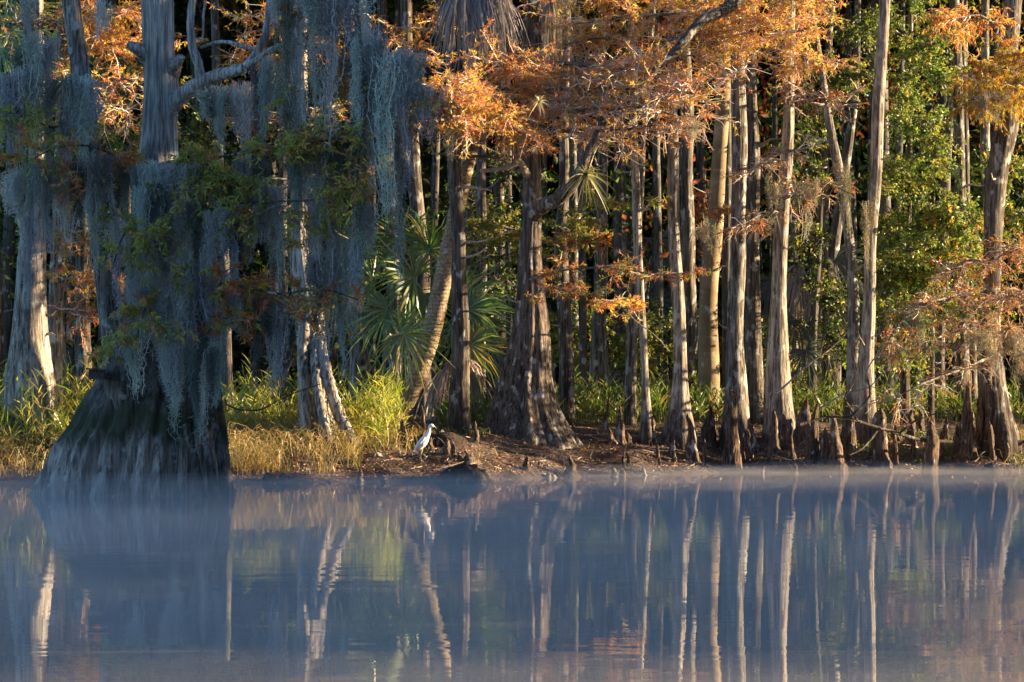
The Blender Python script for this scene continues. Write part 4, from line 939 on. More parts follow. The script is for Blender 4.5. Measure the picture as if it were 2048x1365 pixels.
broadleaf('low bushy green tree beside the stout forked cypress', 68.5, [(860, 1855, 1870), (600, 1860, 1870), (380, 1862, 1870)], [
    ([(1865, 640, 68.5), (1820, 610, 67.6), (1780, 640, 67)], 16, .02), ([(1865, 620, 68.5), (1900, 600, 67.6), (1940, 620, 67)], 16, .02),
    ([(1865, 700, 68.5), (1820, 690, 67.6), (1790, 720, 67)], 14, .02), ([(1865, 560, 68.5), (1900, 520, 67.4), (1950, 510, 66.8)], 18, .02, dict(pal=GREEN + GOLD[:2])),
    ([(1865, 520, 68.5), (1840, 500, 67.4), (1800, 520, 66.8)], 16, .02), ([(1865, 440, 68.5), (1910, 420, 67.4), (1950, 430, 66.8)], 16, .02, dict(pal=GREEN + GOLD[:1])),
], 73, **bk)
broadleaf('leafy green bush behind the forked trunk at the far right', 70, [(860, 2040, 2056), (500, 2046, 2056), (200, 2048, 2056)], [
    ([(2050, 350, 70), (2030, 330, 69), (2010, 350, 68.5)], 10, .02), ([(2050, 450, 70), (2040, 430, 69), (2020, 440, 68.5)], 12, .02),
    ([(2050, 540, 70), (2080, 520, 69), (2110, 540, 68.5)], 10, .02), ([(2050, 240, 70), (2080, 220, 69), (2100, 250, 68.5)], 10, .02), ([(2050, 420, 70), (1980, 460, 69), (1960, 500, 68.6)], 12, .02),
], 74, **{**bk, 'pal': GREEN + GOLD[:1]})
broadleaf('green leafy bush glimpsed between the pale trunk and leaning stem', 70, [(860, 250, 264), (500, 252, 262), (150, 254, 262)], [
    ([(257, 220, 70), (230, 210, 69), (215, 240, 68.5)], 12, .02), ([(257, 280, 70), (280, 270, 69), (300, 300, 68.5)], 14, .02, dict(pal=GREEN + LIME)), ([(257, 120, 70), (220, 110, 69), (200, 140, 68.5)], 12, .02),
    ([(257, 300, 70), (230, 310, 69), (200, 340, 68.5)], 12, .02), ([(257, 40, 70), (220, 50, 69), (190, 60, 68.5)], 10, .02), ([(257, 180, 70), (380, 170, 69), (420, 230, 68.5)], 14, .02), ([(257, 250, 70), (400, 260, 69), (440, 300, 68.5)], 14, .02),
], 75, **{**bk, 'pal': DEEP + GREEN})
broadleaf('dark leafy bush behind the yellow-green sprays left of centre trunk', 73, [(860, 975, 990), (500, 978, 990), (300, 980, 990)], [
    ([(984, 420, 73), (960, 400, 72), (930, 420, 71.5)], 14, .02), ([(984, 460, 73), (1010, 440, 72), (1020, 480, 71.5)], 12, .02), ([(984, 560, 73), (1010, 560, 72), (1030, 590, 71.5)], 12, .02), ([(984, 600, 73), (960, 620, 72), (940, 640, 71.5)], 10, .02), ([(984, 340, 73), (1020, 330, 72), (1040, 350, 71.5)], 10, .02),
], 76, **{**bk, 'pal': DEEP + GREEN[:2]})
broadleaf('small bright green bush right of the buttressed cypress', 68, [(860, 1106, 1112), (700, 1104, 1110), (620, 1104, 1110)], [
    ([(1106, 660, 68), (1110, 640, 67.6), (1120, 650, 67.4)], 6, .01), ([(1106, 700, 68), (1112, 690, 67.6), (1118, 680, 67.4)], 5, .01),
], 77, **{**bk, 'pal': LIME + GREEN, 'l_sub': 0.25, 'l_twig': 0.18})

for k, px in enumerate([1150, 1250, 1345, 1460, 1590]):
    Y = 74.5 + (k % 2) * 1.5
    broadleaf(['low leafy bush in the gap right of the buttressed cypress', 'low leafy bush in the shade left of the narrow leaning trunk', 'low leafy bush behind the tall pale trunk', 'low leafy bush behind the dark rugged trunk', 'low leafy bush behind the ridged trunk'][k], Y, [(850, px - 5, px + 5), (640, px - 4, px + 4)],
        [([(px, 700, Y), (px - 30, 680, Y - .8), (px - 45, 700, Y - 1.2)], 9, .012), ([(px, 660, Y), (px + 30, 640, Y - .8), (px + 42, 665, Y - 1.2)], 9, .012), ([(px, 740, Y), (px + 20, 740, Y - 1), (px + 40, 760, Y - 1.4)], 8, .012)], 120 + k, **{**bk, 'pal': GREEN + LIME, 'l_sub': .5})

# ------------------------------------------------------------------ palms
def frond(mb_, hub, out, up, Rr, rng, pal, n=38, spread=2.3, droop=0.35, hang=0.0, wid=0.036, base=None, pr=0.012, pcol=(0.16, 0.2, 0.05)):
    """costapalmate fan: hub point, out = direction of the middle segment, up = fan normal"""
    out = norm(np.array(out, float)); up = np.array(up, float); up = norm(up - out * (up @ out)); s = np.cross(out, up)
    rag = hang > 0
    a = np.linspace(-spread, spread, n) + rng.normal(0, 0.16 if rag else 0.055, n)
    L = Rr * (1 - 0.28 * (np.abs(a) / spread) ** 2) * (rng.uniform(.45, 1.12, n) if rag else rng.uniform(.72, 1.1, n))
    d = out[None] * np.cos(a)[:, None] + s[None] * np.sin(a)[:, None]
    d = norm(d + up[None] * (0.10 + 0.16 * rng.uniform(-1, 1, (n, 1))))
    t = np.linspace(0, 1, 6)
    pl = hub[None, None] + d[:, None] * (L[:, None] * t)[..., None]
    pl[:, :, 2] -= droop * L[:, None] * t ** 2.6 * rng.uniform(.6, 1.4, (n, 1))
    if hang: pl[:, :, 2] -= hang * L[:, None] * t; pl[:, 1:] += np.cumsum(rng.normal(0, .018 * Rr, (n, 5, 3)), 1)
    if not hang: pl[:, 3:] += np.cumsum(rng.normal(0, .03 * Rr, (n, 3, 3)), 1)
    side = norm(np.cross(d, up[None] + rng.normal(0, .25, (n, 3))))
    wv = np.array([0.25, 0.8, 1, 0.85, 0.5, 0.08]) * wid * Rr
    ribbons(mb_, pl, np.tile(wv, (n, 1)), side, pick(rng, pal, n, .15))
    if base is not None:
        b = np.array(base, float); mid = (b + hub) / 2 + np.array([0, 0, 0.12 * np.linalg.norm(hub - b)])
        tube(mb_, np.array([b, mid, hub]), pr, pr * .7, sides=6, n=10, col=pcol)
FP = [(0.10, 0.21, 0.04), (0.14, 0.27, 0.05), (0.08, 0.16, 0.045), (0.18, 0.28, 0.06), (0.09, 0.17, 0.04), (0.27, 0.25, 0.09)]
FD = [(0.35, 0.24, 0.17), (0.42, 0.30, 0.22), (0.28, 0.19, 0.13)]
FG2 = [(0.24, 0.20, 0.18), (0.31, 0.27, 0.24), (0.17, 0.145, 0.13)]
def palm(label, base, fronds, seed, group='palms on the river bank', name='fan_palm', trunk=None):
    root = thing(name, label, 'palm', base, group); rng = np.random.default_rng(seed)
    if trunk: trunk(root)
    crownp = np.array(base) + np.array([0, 0, .15])
    for q in fronds:
        px, py, Y, dx, dz, Rpx, kind = q[:7]
        b0 = q[7] if len(q) > 7 else crownp
        m_ = MB(); hub = P(px, py, Y); Rr = Rpx * Y / F
        out = np.array([dx, rng.uniform(-.5, .1), dz]); up = np.array([rng.normal(0, .3), -1, rng.uniform(.1, .6)])
        pal = {'g': FP, 'd': FD, 'y': FP + LIME, 'w': FG2, 'k': [(0.05, 0.07, 0.05), (0.08, 0.1, 0.08)]}[kind]
        frond(m_, hub, out, up, Rr, rng, pal, spread=2.2 if kind in 'gyk' else (0.75 if kind == 'w' else 0.9), droop=0.3 if kind in 'gyk' else 0.6, hang=0.0 if kind in 'gyk' else 0.45, wid=0.034 if kind in 'gyk' else 0.034, base=b0, pcol=pal[0], n=50 if kind in 'gyk' else 30)
        obj('frond', m_, M_FROND, root, label={'d': 'dead brown hanging frond', 'w': 'dead grey hanging frond'}.get(kind))
    return root
b1 = (PX(800, 65), 65.0, float(ground(PX(800, 65), 65)))
palm('green fan palm clump left of the leaning palm trunk', b1, [
    (828, 555, 64.6, -0.5, 0.35, 135, 'g'), (860, 500, 66.8, 0.1, 1, 120, 'g'), (800, 480, 66.9, -0.4, 1, 110, 'g'), (745, 560, 65.2, -0.8, 0.5, 110, 'g'),
    (808, 668, 62.0, 0.45, -0.5, 100, 'y'), (800, 660, 63.8, 0.6, 0.2, 75, 'g'), (775, 620, 64.4, -0.6, -0.6, 110, 'g'), (710, 500, 66.2, -0.4, 0.7, 100, 'g'), (690, 620, 66, -0.6, -0.1, 90, 'g'), (850, 590, 64.8, -0.2, -1, 110, 'g')], 81)
b2 = (PX(925, 66.5), 66.5, float(ground(PX(925, 66.5), 66.5)))
palm('green fan palm between the dark front trunk and buttressed cypress', b2, [
    (925, 590, 66, 0.9, 0.35, 120, 'g'), (905, 600, 66.4, 0.5, 0.9, 110, 'g'), (935, 620, 65.8, 0.9, -0.4, 110, 'g'), (940, 690, 64.6, 0.95, -0.35, 95, 'y'), (935, 715, 63.6, 0.35, -1, 95, 'd'), (900, 720, 64.6, -0.3, -1, 75, 'd'), (880, 740, 65.2, -0.1, -1, 110, 'd'), (950, 640, 66.4, 0.7, -0.8, 120, 'g')], 82)
# leaning palm
def lean_trunk(root):
    m_ = MB(); Yp = 62.6
    pts = [(776, 895, 19), (803, 830, 19), (832, 760, 19.5), (856, 690, 19.5), (874, 620, 19), (889, 540, 17.5), (909, 440, 16), (932, 340, 15), (950, 260, 14), (960, 180, 13.5), (962, 60, 13), (957, -140, 13)]
    arr = np.array([[*P(a, b, Yp), r * Yp / F] for a, b, r in pts]); tube(m_, arr, 0, 0, sides=20, n=150, rough=0.035, seed=2)
    obj('trunk', m_, M_PALM, root, smooth=True)
bp_ = (PX(782, 62.6), 62.6, float(ground(PX(782, 62.6), 62.6)))
tipp = P(958, -60, 62.6)
r8 = np.random.default_rng(5)
lp = palm('pale ringed palm leaning right, its skirt of dead grey fronds at the top edge', bp_, [(900, -150, 62.1, -0.8, .4, 110, 'g', tipp), (1020, -150, 62.1, 0.8, .4, 110, 'g', tipp), (957, -190, 62.9, 0, 1, 110, 'g', tipp)] + [(955 + 42 * a + r8.normal(0, 6), -52 + r8.uniform(-30, 40), 62.1 + r8.uniform(-.4, .45), a * 0.4 + r8.normal(0, .15), -1, 92 + r8.uniform(-18, 22), 'w', tipp) for a in np.linspace(-1, 1, 15)], 83, trunk=lean_trunk)
sk2 = [(1105 + r8.normal(0, 14), -30 + r8.uniform(-20, 30), 68 + r8.uniform(-.3, .3), r8.normal(0, .3), -1, 100, 'w', P(1078, -60, 68.2)) for _ in range(7)] + [(1300 - 60 + r8.normal(0, 10), -30, 68.6, r8.normal(0, .3), -1, 90, 'w', P(1245, -60, 68.8)) for _ in range(4)]
def sk2_trunk(root):
    m_ = MB(); arr = np.array([[*P(a, b, 68.6), r * 68.6 / F] for a, b, r in [(1062, 850, 14), (1064, 300, 13), (1078, -200, 14)]]); tube(m_, arr, 0, 0, sides=12, n=60, rough=.05, seed=3); obj('trunk', m_, M_PALM, root, smooth=True)
palm('second palm with dead fronds at the top, right of the centre trunk', (PX(1062, 68.6), 68.6, float(ground(PX(1062, 68.6), 68.6))), sk2[:7], 85, trunk=sk2_trunk)
# left top palm fronds and shaded palmettos in the back
palm('palm with green strap fronds at the top left corner', (PX(60, 66.5), 66.5, float(ground(PX(60, 66.5), 66.5))), [
    (20, 60, 65, 0.6, 0.2, 120, 'g', P(30, -60, 66)), (40, 20, 65.4, 0.7, -0.5, 120, 'g', P(30, -60, 66)), (100, 80, 65, 0.4, -1, 110, 'y', P(30, -60, 66)), (0, 100, 65.2, 0.5, 0.5, 110, 'g', P(30, -60, 66))], 86)
for k, (px, Y, fr) in enumerate([
    (1640, 74.5, [(1600, 520, 73.5, -.3, -1, 130, 'w'), (1640, 500, 73.5, .2, -1, 140, 'w'), (1670, 520, 73.6, .5, -1, 120, 'k'), (1590, 640, 73, -.4, -.8, 100, 'k'), (1620, 600, 73, .2, -1, 120, 'w'), (1610, 700, 72.5, .3, -.7, 80, 'k'), (1660, 620, 73, .5, .4, 100, 'k')]),
    (1310, 78, [(1300, 560, 77, -.4, .6, 120, 'k'), (1320, 600, 77, .5, -.4, 120, 'k'), (1290, 700, 77, -.6, -.4, 100, 'w'), (1320, 480, 77, .3, -1, 120, 'k')]),
    (1540, 79, [(1520, 480, 78, -.3, .6, 110, 'k'), (1545, 560, 78, .2, -1, 120, 'k'), (1540, 380, 78, .2, 1, 110, 'k')]),
    (640, 75, [(640, 460, 74, -.4, .6, 120, 'g'), (680, 470, 74, .5, .4, 120, 'g'), (660, 540, 74, .3, -.8, 110, 'k')]),
]):
    palm(['shaded palm with drooping pale dead fronds right of the ridged trunk', 'dim palm fronds in the dark left of the tall pale trunk', 'dim palm fronds in the dark behind the grey shaded trunk', 'dim palm fronds behind the moss left of the palm clump'][k],
         (PX(px, Y), Y, float(ground(PX(px, Y), Y))), fr, 90 + k, group='shaded palms in the forest')

# ------------------------------------------------------------------ air plants
def airplant(px, py, Y, Rpx, label, pal, n=46):
    SEED[0] += 1; rng = np.random.default_rng(SEED[0]); c = P(px, py, Y); Rr = Rpx * Y / F
    d = norm(rng.normal(size=(n, 3)) + np.array([0, -.3, .55])); t = np.linspace(0, 1, 5)
    L = Rr * rng.uniform(.5, 1.1, n)
    pl = np.repeat(c[None, None], n, 0) + d[:, None] * (L[:, None] * t)[..., None]
    pl[:, :, 2] -= .55 * L[:, None] * t ** 2
    m_ = MB(); ribbons(m_, pl, np.tile(np.array([1, .9, .7, .45, .1]) * .022, (n, 1)), norm(np.cross(d, rng.normal(size=(n, 3)))), pick(rng, pal, n))
    obj('air_plant', m_, M_GRASS, None, label=label, cat='air plant', group='air plants growing on the trees', origin=c)
AG = [(0.22, 0.24, 0.13), (0.30, 0.28, 0.15), (0.16, 0.18, 0.1)]
airplant(1172, 350, 61.5, 62, 'large green spiky air plant on the bent bough of centre cypress', AG, 80)
airplant(1078, 205, 60.3, 36, 'pale spiky air plant among the orange leaves above the centre trunk', [(0.4, 0.36, 0.22)])
airplant(1205, 492, 65, 34, 'dark red air plant on shaded trunk above the rusty sprays', RUST)
airplant(1212, 475, 65.4, 22, 'small rust air plant just above the dark red one', RUST + BROWN)
airplant(1520, 448, 63.6, 28, 'reddish air plant between the rugged and ridged trunks', [(0.34, 0.14, 0.09), (0.26, 0.16, 0.1)])
airplant(1610, 405, 63, 34, 'pinkish red air plant over the bushy tan moss', [(0.42, 0.2, 0.14), (0.34, 0.18, 0.1)])
airplant(2018, 660, 62.5, 50, 'big pinkish air plant near the right edge over the twigs', [(0.42, 0.24, 0.18), (0.36, 0.26, 0.16)], 60)
airplant(1860, 690, 62.6, 34, 'olive air plant in the twiggy thicket at right', AG)
airplant(1985, 618, 63, 34, 'yellowish air plant on the stout forked cypress', AG + GOLD[:1])
airplant(128, 165, 49.5, 46, 'long-leaved air plant on the leaning stem at upper left', AG)
airplant(36, 225, 49.5, 36, 'curled air plant in the moss at the left edge', AG)
airplant(135, 425, 62.5, 20, 'rust air plant on slim trunk at left', RUST)
airplant(1190, 605, 61, 22, 'tiny rust air plant on the orange spray', ORANGE)

# ------------------------------------------------------------------ cypress knees
G_K = 'cypress knees on the muddy bank'
def knee(px, pyb, pyt, wb, wt, label, bend=0.0, twin=None):
    SEED[0] += 1; s = SEED[0]; rng = np.random.default_rng(s)
    Y = base_Y(px, pyb) if pyb < 948 else min(base_Y(px, pyb), float(shore(PX(px, 60))) - 0.1)
    zb = float(ground(PX(px, Y), Y)); zt = PZ(pyt, Y); h = zt - zb
    k = Y / F / 2
    nz, sg = 16, 16
    t = np.linspace(-0.12, 1, nz); th = np.arange(sg) * 2 * np.pi / sg
    tt = np.clip(t, 0, 1)
    r = k * (wt + (wb - wt) * (1 - tt) ** 1.25 + (wb * .22) * np.exp(-tt * 14))
    r = r * (1 + .13 * np.sin(tt * rng.uniform(4, 9) + rng.uniform(0, 6)))
    r = r * np.sqrt(np.clip(1.0 - (tt ** 9), 0.02, 1))
    Tg = th[None]; wv = np.zeros((nz, sg))
    for q in (3, 4, 5, 7):
        wv += (1.5 if q == 5 else 1.15) * np.cos(q * Tg + rng.uniform(0, 6) + rng.normal(0, .6) * tt[:, None] * 2) * rng.uniform(.04, .12)
    wv += rng.normal(0, .045, (nz, sg))
    cx = PX(px, Y) + bend * h * tt ** 2 + np.cumsum(rng.normal(0, .008, nz)); cy = Y + np.cumsum(rng.normal(0, .008, nz))
    x = cx[:, None] + r[:, None] * (1 + wv) * np.cos(Tg); y = cy[:, None] + r[:, None] * (1 + wv) * np.sin(Tg)
    z = np.repeat((zb + t * h)[:, None], sg, 1) + rng.normal(0, .01, (nz, sg)); z[-1] += 0.03 * np.cos(th * 2 + rng.uniform(0, 6))
    v = np.stack((x, y, z), -1).reshape(-1, 3); n = nz
    i = np.arange(n - 1)[:, None] * sg; j = np.arange(sg)[None]; j2 = (j + 1) % sg
    f = np.stack((i + j, i + j2, i + j2 + sg, i + j + sg), -1).reshape(-1, 4)
    v = np.concatenate((v, [[cx[-1], cy[-1], zb + h + .01]])); e = n * sg
    f = np.concatenate((f, [(e, e - sg + q, e - sg + (q + 1) % sg, e - sg + (q + 1) % sg) for q in range(sg)]))
    m_ = MB(); m_.add(v, f)
    return obj('cypress_knee', m_, M_KNEE, None, smooth=True, label=label, cat='cypress knee', group=G_K, origin=(PX(px, Y), Y, zb))
for a in [
    (1463, 936, 782, 34, 18, 'tallest dark knee, in front of the rugged trunk'),
    (1384, 918, 830, 26, 8, 'ragged leaning knee at the foot of the tall pale trunk', -.12),
    (1765, 944, 818, 42, 24, 'thick flat-topped double-ridged knee at the water right of the pair'),
    (1859, 948, 822, 34, 15, 'tall straight knee at the water, second from the right edge'),
    (1938, 912, 762, 36, 11, 'tall sharp-pointed knee in front of the stout forked cypress'),
    (1907, 902, 850, 20, 6, 'small dark knee touching the sharp-pointed one'),
    (1626, 926, 806, 26, 10, 'slim twisted knee, leftmost of the three by the fallen branch', .05),
    (1648, 928, 858, 24, 10, 'short knee, middle of the three by the fallen branch'),
    (1674, 940, 824, 32, 13, 'knee with splayed foot, rightmost of the three by the fallen branch', -.05),
    (1605, 892, 800, 46, 12, 'broad shadowed knee beside the ridged trunk', .06),
    (1570, 900, 830, 22, 8, 'dark small knee against the ridged trunk'),
    (1548, 905, 818, 24, 8, 'narrow dark knee left of the ridged trunk foot'),
    (1500, 900, 850, 40, 10, 'low dark lump of a knee by the grey trunk'),
    (1416, 890, 812, 36, 10, 'dark blunt knee in the grass left of the rugged trunk'),
    (1440, 900, 855, 10, 4, 'thin knee right of the dark blunt one'),
    (1358, 884, 822, 34, 9, 'dark knee close behind the tall pale trunk foot'),
    (1240, 886, 812, 26, 6, 'pointed black knee in the grass right of the buttress'),
    (1222, 888, 856, 16, 6, 'stubby black knee left of the pointed black one'),
    (1256, 888, 866, 16, 6, 'stubby black knee right of the pointed black one'),
    (1307, 890, 832, 12, 6, 'small dark knee beside the leaning trunk foot'),
    (1214, 860, 795, 9, 4, 'thin stick-like knee in the grass'),
    (1700, 900, 808, 22, 7, 'knee with thin tip behind the fallen branch'),
    (1720, 890, 840, 22, 8, 'dark knee at the foot of the close pair'),
    (1794, 880, 820, 20, 7, 'knee behind the double-ridged one, hung with moss'),
    (1816, 892, 820, 26, 9, 'bent dark knee in the grass right of the double-ridged one', .08),
    (1838, 870, 822, 18, 8, 'short dark knee in grass left of the tall straight one'),
    (1888, 886, 836, 16, 7, 'grass-ringed knee right of the tall straight one'),
    (1958, 905, 782, 26, 8, 'rough knee hugging the sharp-pointed one'),
    (1996, 880, 800, 24, 8, 'dark knee against the ribbed foot at right'),
    (1318, 932, 880, 8, 5, 'peg-like lit knee on bare mud, leftmost of three'),
    (1348, 926, 878, 11, 5, 'peg-like lit knee on bare mud, middle of three'),
    (1409, 934, 880, 9, 5, 'peg-like lit knee on bare mud, rightmost of three'),
    (1248, 936, 898, 7, 4, 'thin lit knee left of a shorter twin on mud'),
    (1259, 934, 906, 6, 4, 'shorter twin of the thin lit knee on mud'),
    (1286, 957, 932, 9, 4, 'tiny knee at the waterline left of the mist'),
    (1527, 957, 928, 11, 4, 'tiny knee in misty water below the tallest dark knee'),
    (1594, 957, 928, 14, 4, 'pale pointed knee standing alone in misty water'),
    (1142, 956, 914, 44, 6, 'conical lit knee at the waterline right of the buttress', -.1),
    (1227, 964, 938, 20, 8, 'left of two squat knees in the water'),
    (1245, 964, 938, 18, 8, 'right of two squat knees in the water'),
    (1051, 940, 914, 16, 9, 'hooked short knee on mud below the buttress'),
    (940, 928, 900, 34, 6, 'slanting split knee right of the egret', -.35),
    (922, 922, 908, 18, 8, 'small lit lump left of the slanting split knee'),
    (908, 916, 884, 14, 7, 'curved lit knee, right one of two beside the egret', -.1),
    (892, 908, 880, 22, 9, 'bulbous lit knee, left one of two beside the egret'),
    (863, 910, 878, 16, 5, 'pointed lit knee just behind the egret'),
    (722, 966, 938, 15, 5, 'small dark knee at the waterline left of the egret'),
    (770, 968, 955, 24, 14, 'rounded dark stub at the waterline'),
    (848, 876, 812, 16, 5, 'dark upright knee in shade behind the egret'),
    (806, 890, 830, 26, 6, 'shadowed knee at the foot of the leaning palm'),
    (955, 884, 846, 12, 6, 'small shadowed knee left of the buttress'),
    (1484, 926, 866, 11, 5, 'slim knee just right of the tallest dark knee'),
    (1500, 918, 858, 12, 6, 'slim dark knee below the grey trunk foot'),
    (1532, 926, 888, 9, 4, 'short thin knee on mud below the ridged trunk'),
    (1584, 918, 846, 13, 6, 'upright slim knee in front of the ridged trunk foot'),
    (1694, 932, 866, 12, 6, 'slim knee right of the splay-footed knee'),
    (1742, 918, 846, 14, 6, 'slim knee left of the thick double-ridged one'),
    (1790, 930, 868, 12, 6, 'slim lit knee right of the thick double-ridged one'),
    (1826, 922, 856, 13, 6, 'slim knee left of the tall straight one by the water'),
    (1882, 926, 864, 12, 6, 'slim knee between the tall straight one and the sharp-pointed one'),
    (1982, 918, 846, 14, 7, 'slim knee on mud below the stout forked cypress'),
    (2014, 926, 872, 12, 6, 'short slim knee nearest the right edge'),
    (1342, 908, 858, 11, 5, 'slim dark knee at the left foot of the tall pale trunk'),
    (1150, 884, 850, 14, 6, 'dark knee at the right foot of the buttress'),
]:
    knee(*a)

# stumps and stones on the bank
def lump(px, py, wpx, hpx, label, name, mat, seed, cat):
    rng = np.random.default_rng(seed); Y = base_Y(px, py); Y = min(Y, float(shore(PX(px, Y))) + 3)
    Y = max(Y, float(shore(PX(px, 60))) - .1)
    c = np.array((PX(px, Y), Y, float(ground(PX(px, Y), Y)))); a = wpx * Y / F / 2; h = hpx * Y / F
    nu, nv = 28, 9; th = np.arange(nu) * 2 * np.pi / nu; t = np.linspace(0, 1, nv)
    R_ = np.cos(t * np.pi / 2 * .97)[:, None] * (1 + .14 * np.cos(3 * th + rng.uniform(0, 6)) + .1 * np.cos(5 * th + rng.uniform(0, 6)) + .06 * rng.normal(size=(nv, nu)))
    x = c[0] + a * R_ * np.cos(th); y = c[1] + a * .7 * R_ * np.sin(th); z = c[2] - .05 + (h + .05) * (np.sin(t * np.pi / 2)[:, None] * (1 + .1 * rng.normal(size=(nv, nu)))) + 0 * th
    v = np.stack((x, y, z), -1).reshape(-1, 3); i = np.arange(nv - 1)[:, None] * nu; j = np.arange(nu)[None]; j2 = (j + 1) % nu
    m_ = MB(); m_.add(v, np.stack((i + j, i + j2, i + j2 + nu, i + j + nu), -1).reshape(-1, 4))
    return obj(name, m_, mat, None, smooth=True, label=label, cat=cat, origin=c)
M_DARKWOOD = bark_mat('rotten_wood', (0.10, 0.075, 0.06), (0.025, 0.02, 0.018), 0.05, scale=1.3, zs=.6, bump=.03)
lump(930, 964, 112, 30, 'dark rotten stump half sunk at the water edge right of the egret', 'tree_stump', M_DARKWOOD, 1, 'stump')
lump(540, 962, 32, 14, 'dark clod at the waterline right of the swollen base, larger one', 'mud_clod', M_DARKWOOD, 2, 'clod')
lump(566, 960, 18, 12, 'dark clod at the waterline right of the swollen base, smaller one', 'mud_clod', M_DARKWOOD, 3, 'clod')
lump(1100, 957, 30, 9, 'pale flat wood lump at the waterline left of the conical knee', 'driftwood', M_DEADLIMB, 4, 'driftwood')
lump(754, 912, 24, 6, 'pale flat bark chip lying on mud left of the egret', 'bark_chip', M_DEADLIMB, 5, 'bark chip')
lump(1985, 946, 44, 16, 'low dark root lump at the right waterline', 'root_lump', M_DARKWOOD, 6, 'root')
lump(880, 892, 120, 26, 'dark mound of roots in shade behind the egret', 'root_mound', M_DARKWOOD, 7, 'root')

# fallen branches
def stick(pts, r0, r1, label, seed, twigs=(), mat=M_DEADLIMB, name='fallen_branch'):
    lim = np.array(pts); root = thing(name, label, 'branch', lim[0]); m_ = MB(); tube(m_, lim, r0, r1, sides=8, n=26, wob=.02, seed=seed); obj('stem', m_, mat, root, smooth=True)
    for k, tw in enumerate(twigs):
        m_ = MB(); tube(m_, np.array(tw), r1 * .8, r1 * .25, sides=5, n=14, wob=.03, seed=seed + k + 1); obj('twig', m_, mat, root, smooth=True)
stick([P(1600, 850, 62.2), P(1655, 828, 62.3), P(1700, 838, 62.6), P(1760, 858, 63.1), P(1840, 884, 64.2), P(1930, 888, 65.2), P(2060, 886, 65.6)], .024, .034, 'long fallen branch lying across the mud at right', 1,
      [[P(1690, 836, 62.5), P(1740, 800, 62.3), P(1735, 740, 62.2), P(1760, 700, 62)], [P(1760, 858, 63), P(1720, 900, 62.6), P(1700, 912, 62.4)], [P(1720, 846, 62.7), P(1690, 800, 62.3), P(1700, 760, 62)], [P(1800, 870, 63.6), P(1830, 840, 63), P(1900, 820, 62.8)]], M_BARKS)
stick([P(1550, 785, 63.2), P(1600, 745, 63.2), P(1660, 700, 63.3), P(1700, 660, 63.4)], .02, .008, 'thin slanting dead branch in front of the ridged trunk', 2, [[P(1600, 745, 63.2), P(1640, 720, 63), P(1690, 715, 63)], [P(1640, 715, 63.2), P(1650, 670, 63), P(1690, 640, 63)]])
stick([P(1640, 820, 63), P(1690, 785, 62.8), P(1740, 775, 62.6), P(1770, 742, 62.6)], .018, .01, 'curving bare twig arching over the close pair foot', 3, [[P(1700, 782, 62.8), P(1720, 740, 62.6), P(1700, 700, 62.6)], [P(1740, 775, 62.6), P(1790, 780, 62.5), P(1810, 810, 62.5)], [P(1690, 785, 62.8), P(1660, 760, 62.6), P(1645, 700, 62.6)]])
stick([P(1960, 940, base_Y(1960, 940)), P(2000, 930, base_Y(2000, 930)), P(2060, 925, base_Y(2060, 925))], .015, .01, 'pale stick lying at the waterline by the right edge', 4)
stick([P(1660, 926, base_Y(1660, 926)), P(1695, 912, base_Y(1695, 914) - .1), P(1730, 900, base_Y(1730, 902) - .1)], .014, .008, 'short pale stick on mud beside the splay-footed knee', 5)
stick([P(560, 940, base_Y(560, 940)), P(640, 930, base_Y(640, 930)), P(690, 915, base_Y(690, 916)), P(720, 905, base_Y(720, 906))], .012, .006, 'thin curved reed stem trailing on mud below the grass', 6)
stick([P(450, 800, 52), P(480, 815, 51.5), P(520, 825, 51), P(570, 800, 50.8), P(640, 770, 50.6)], .014, .006, 'dark twiggy bough sticking out right from the swollen base', 7,
      [[P(480, 815, 51.5), P(500, 790, 51.2), P(530, 780, 51)], [P(520, 825, 51), P(560, 830, 50.8), P(600, 850, 50.7)], [P(560, 805, 50.8), P(590, 770, 50.7), P(610, 740, 50.6)]], M_BARKD)
stick([P(1250, 620, 62), P(1290, 660, 61.8), P(1330, 690, 61.6), P(1340, 700, 61.6)], .012, .006, 'thin bare twig slanting before the leaning trunk', 8, [[P(1290, 660, 61.8), P(1310, 640, 61.7), P(1330, 650, 61.6)]])

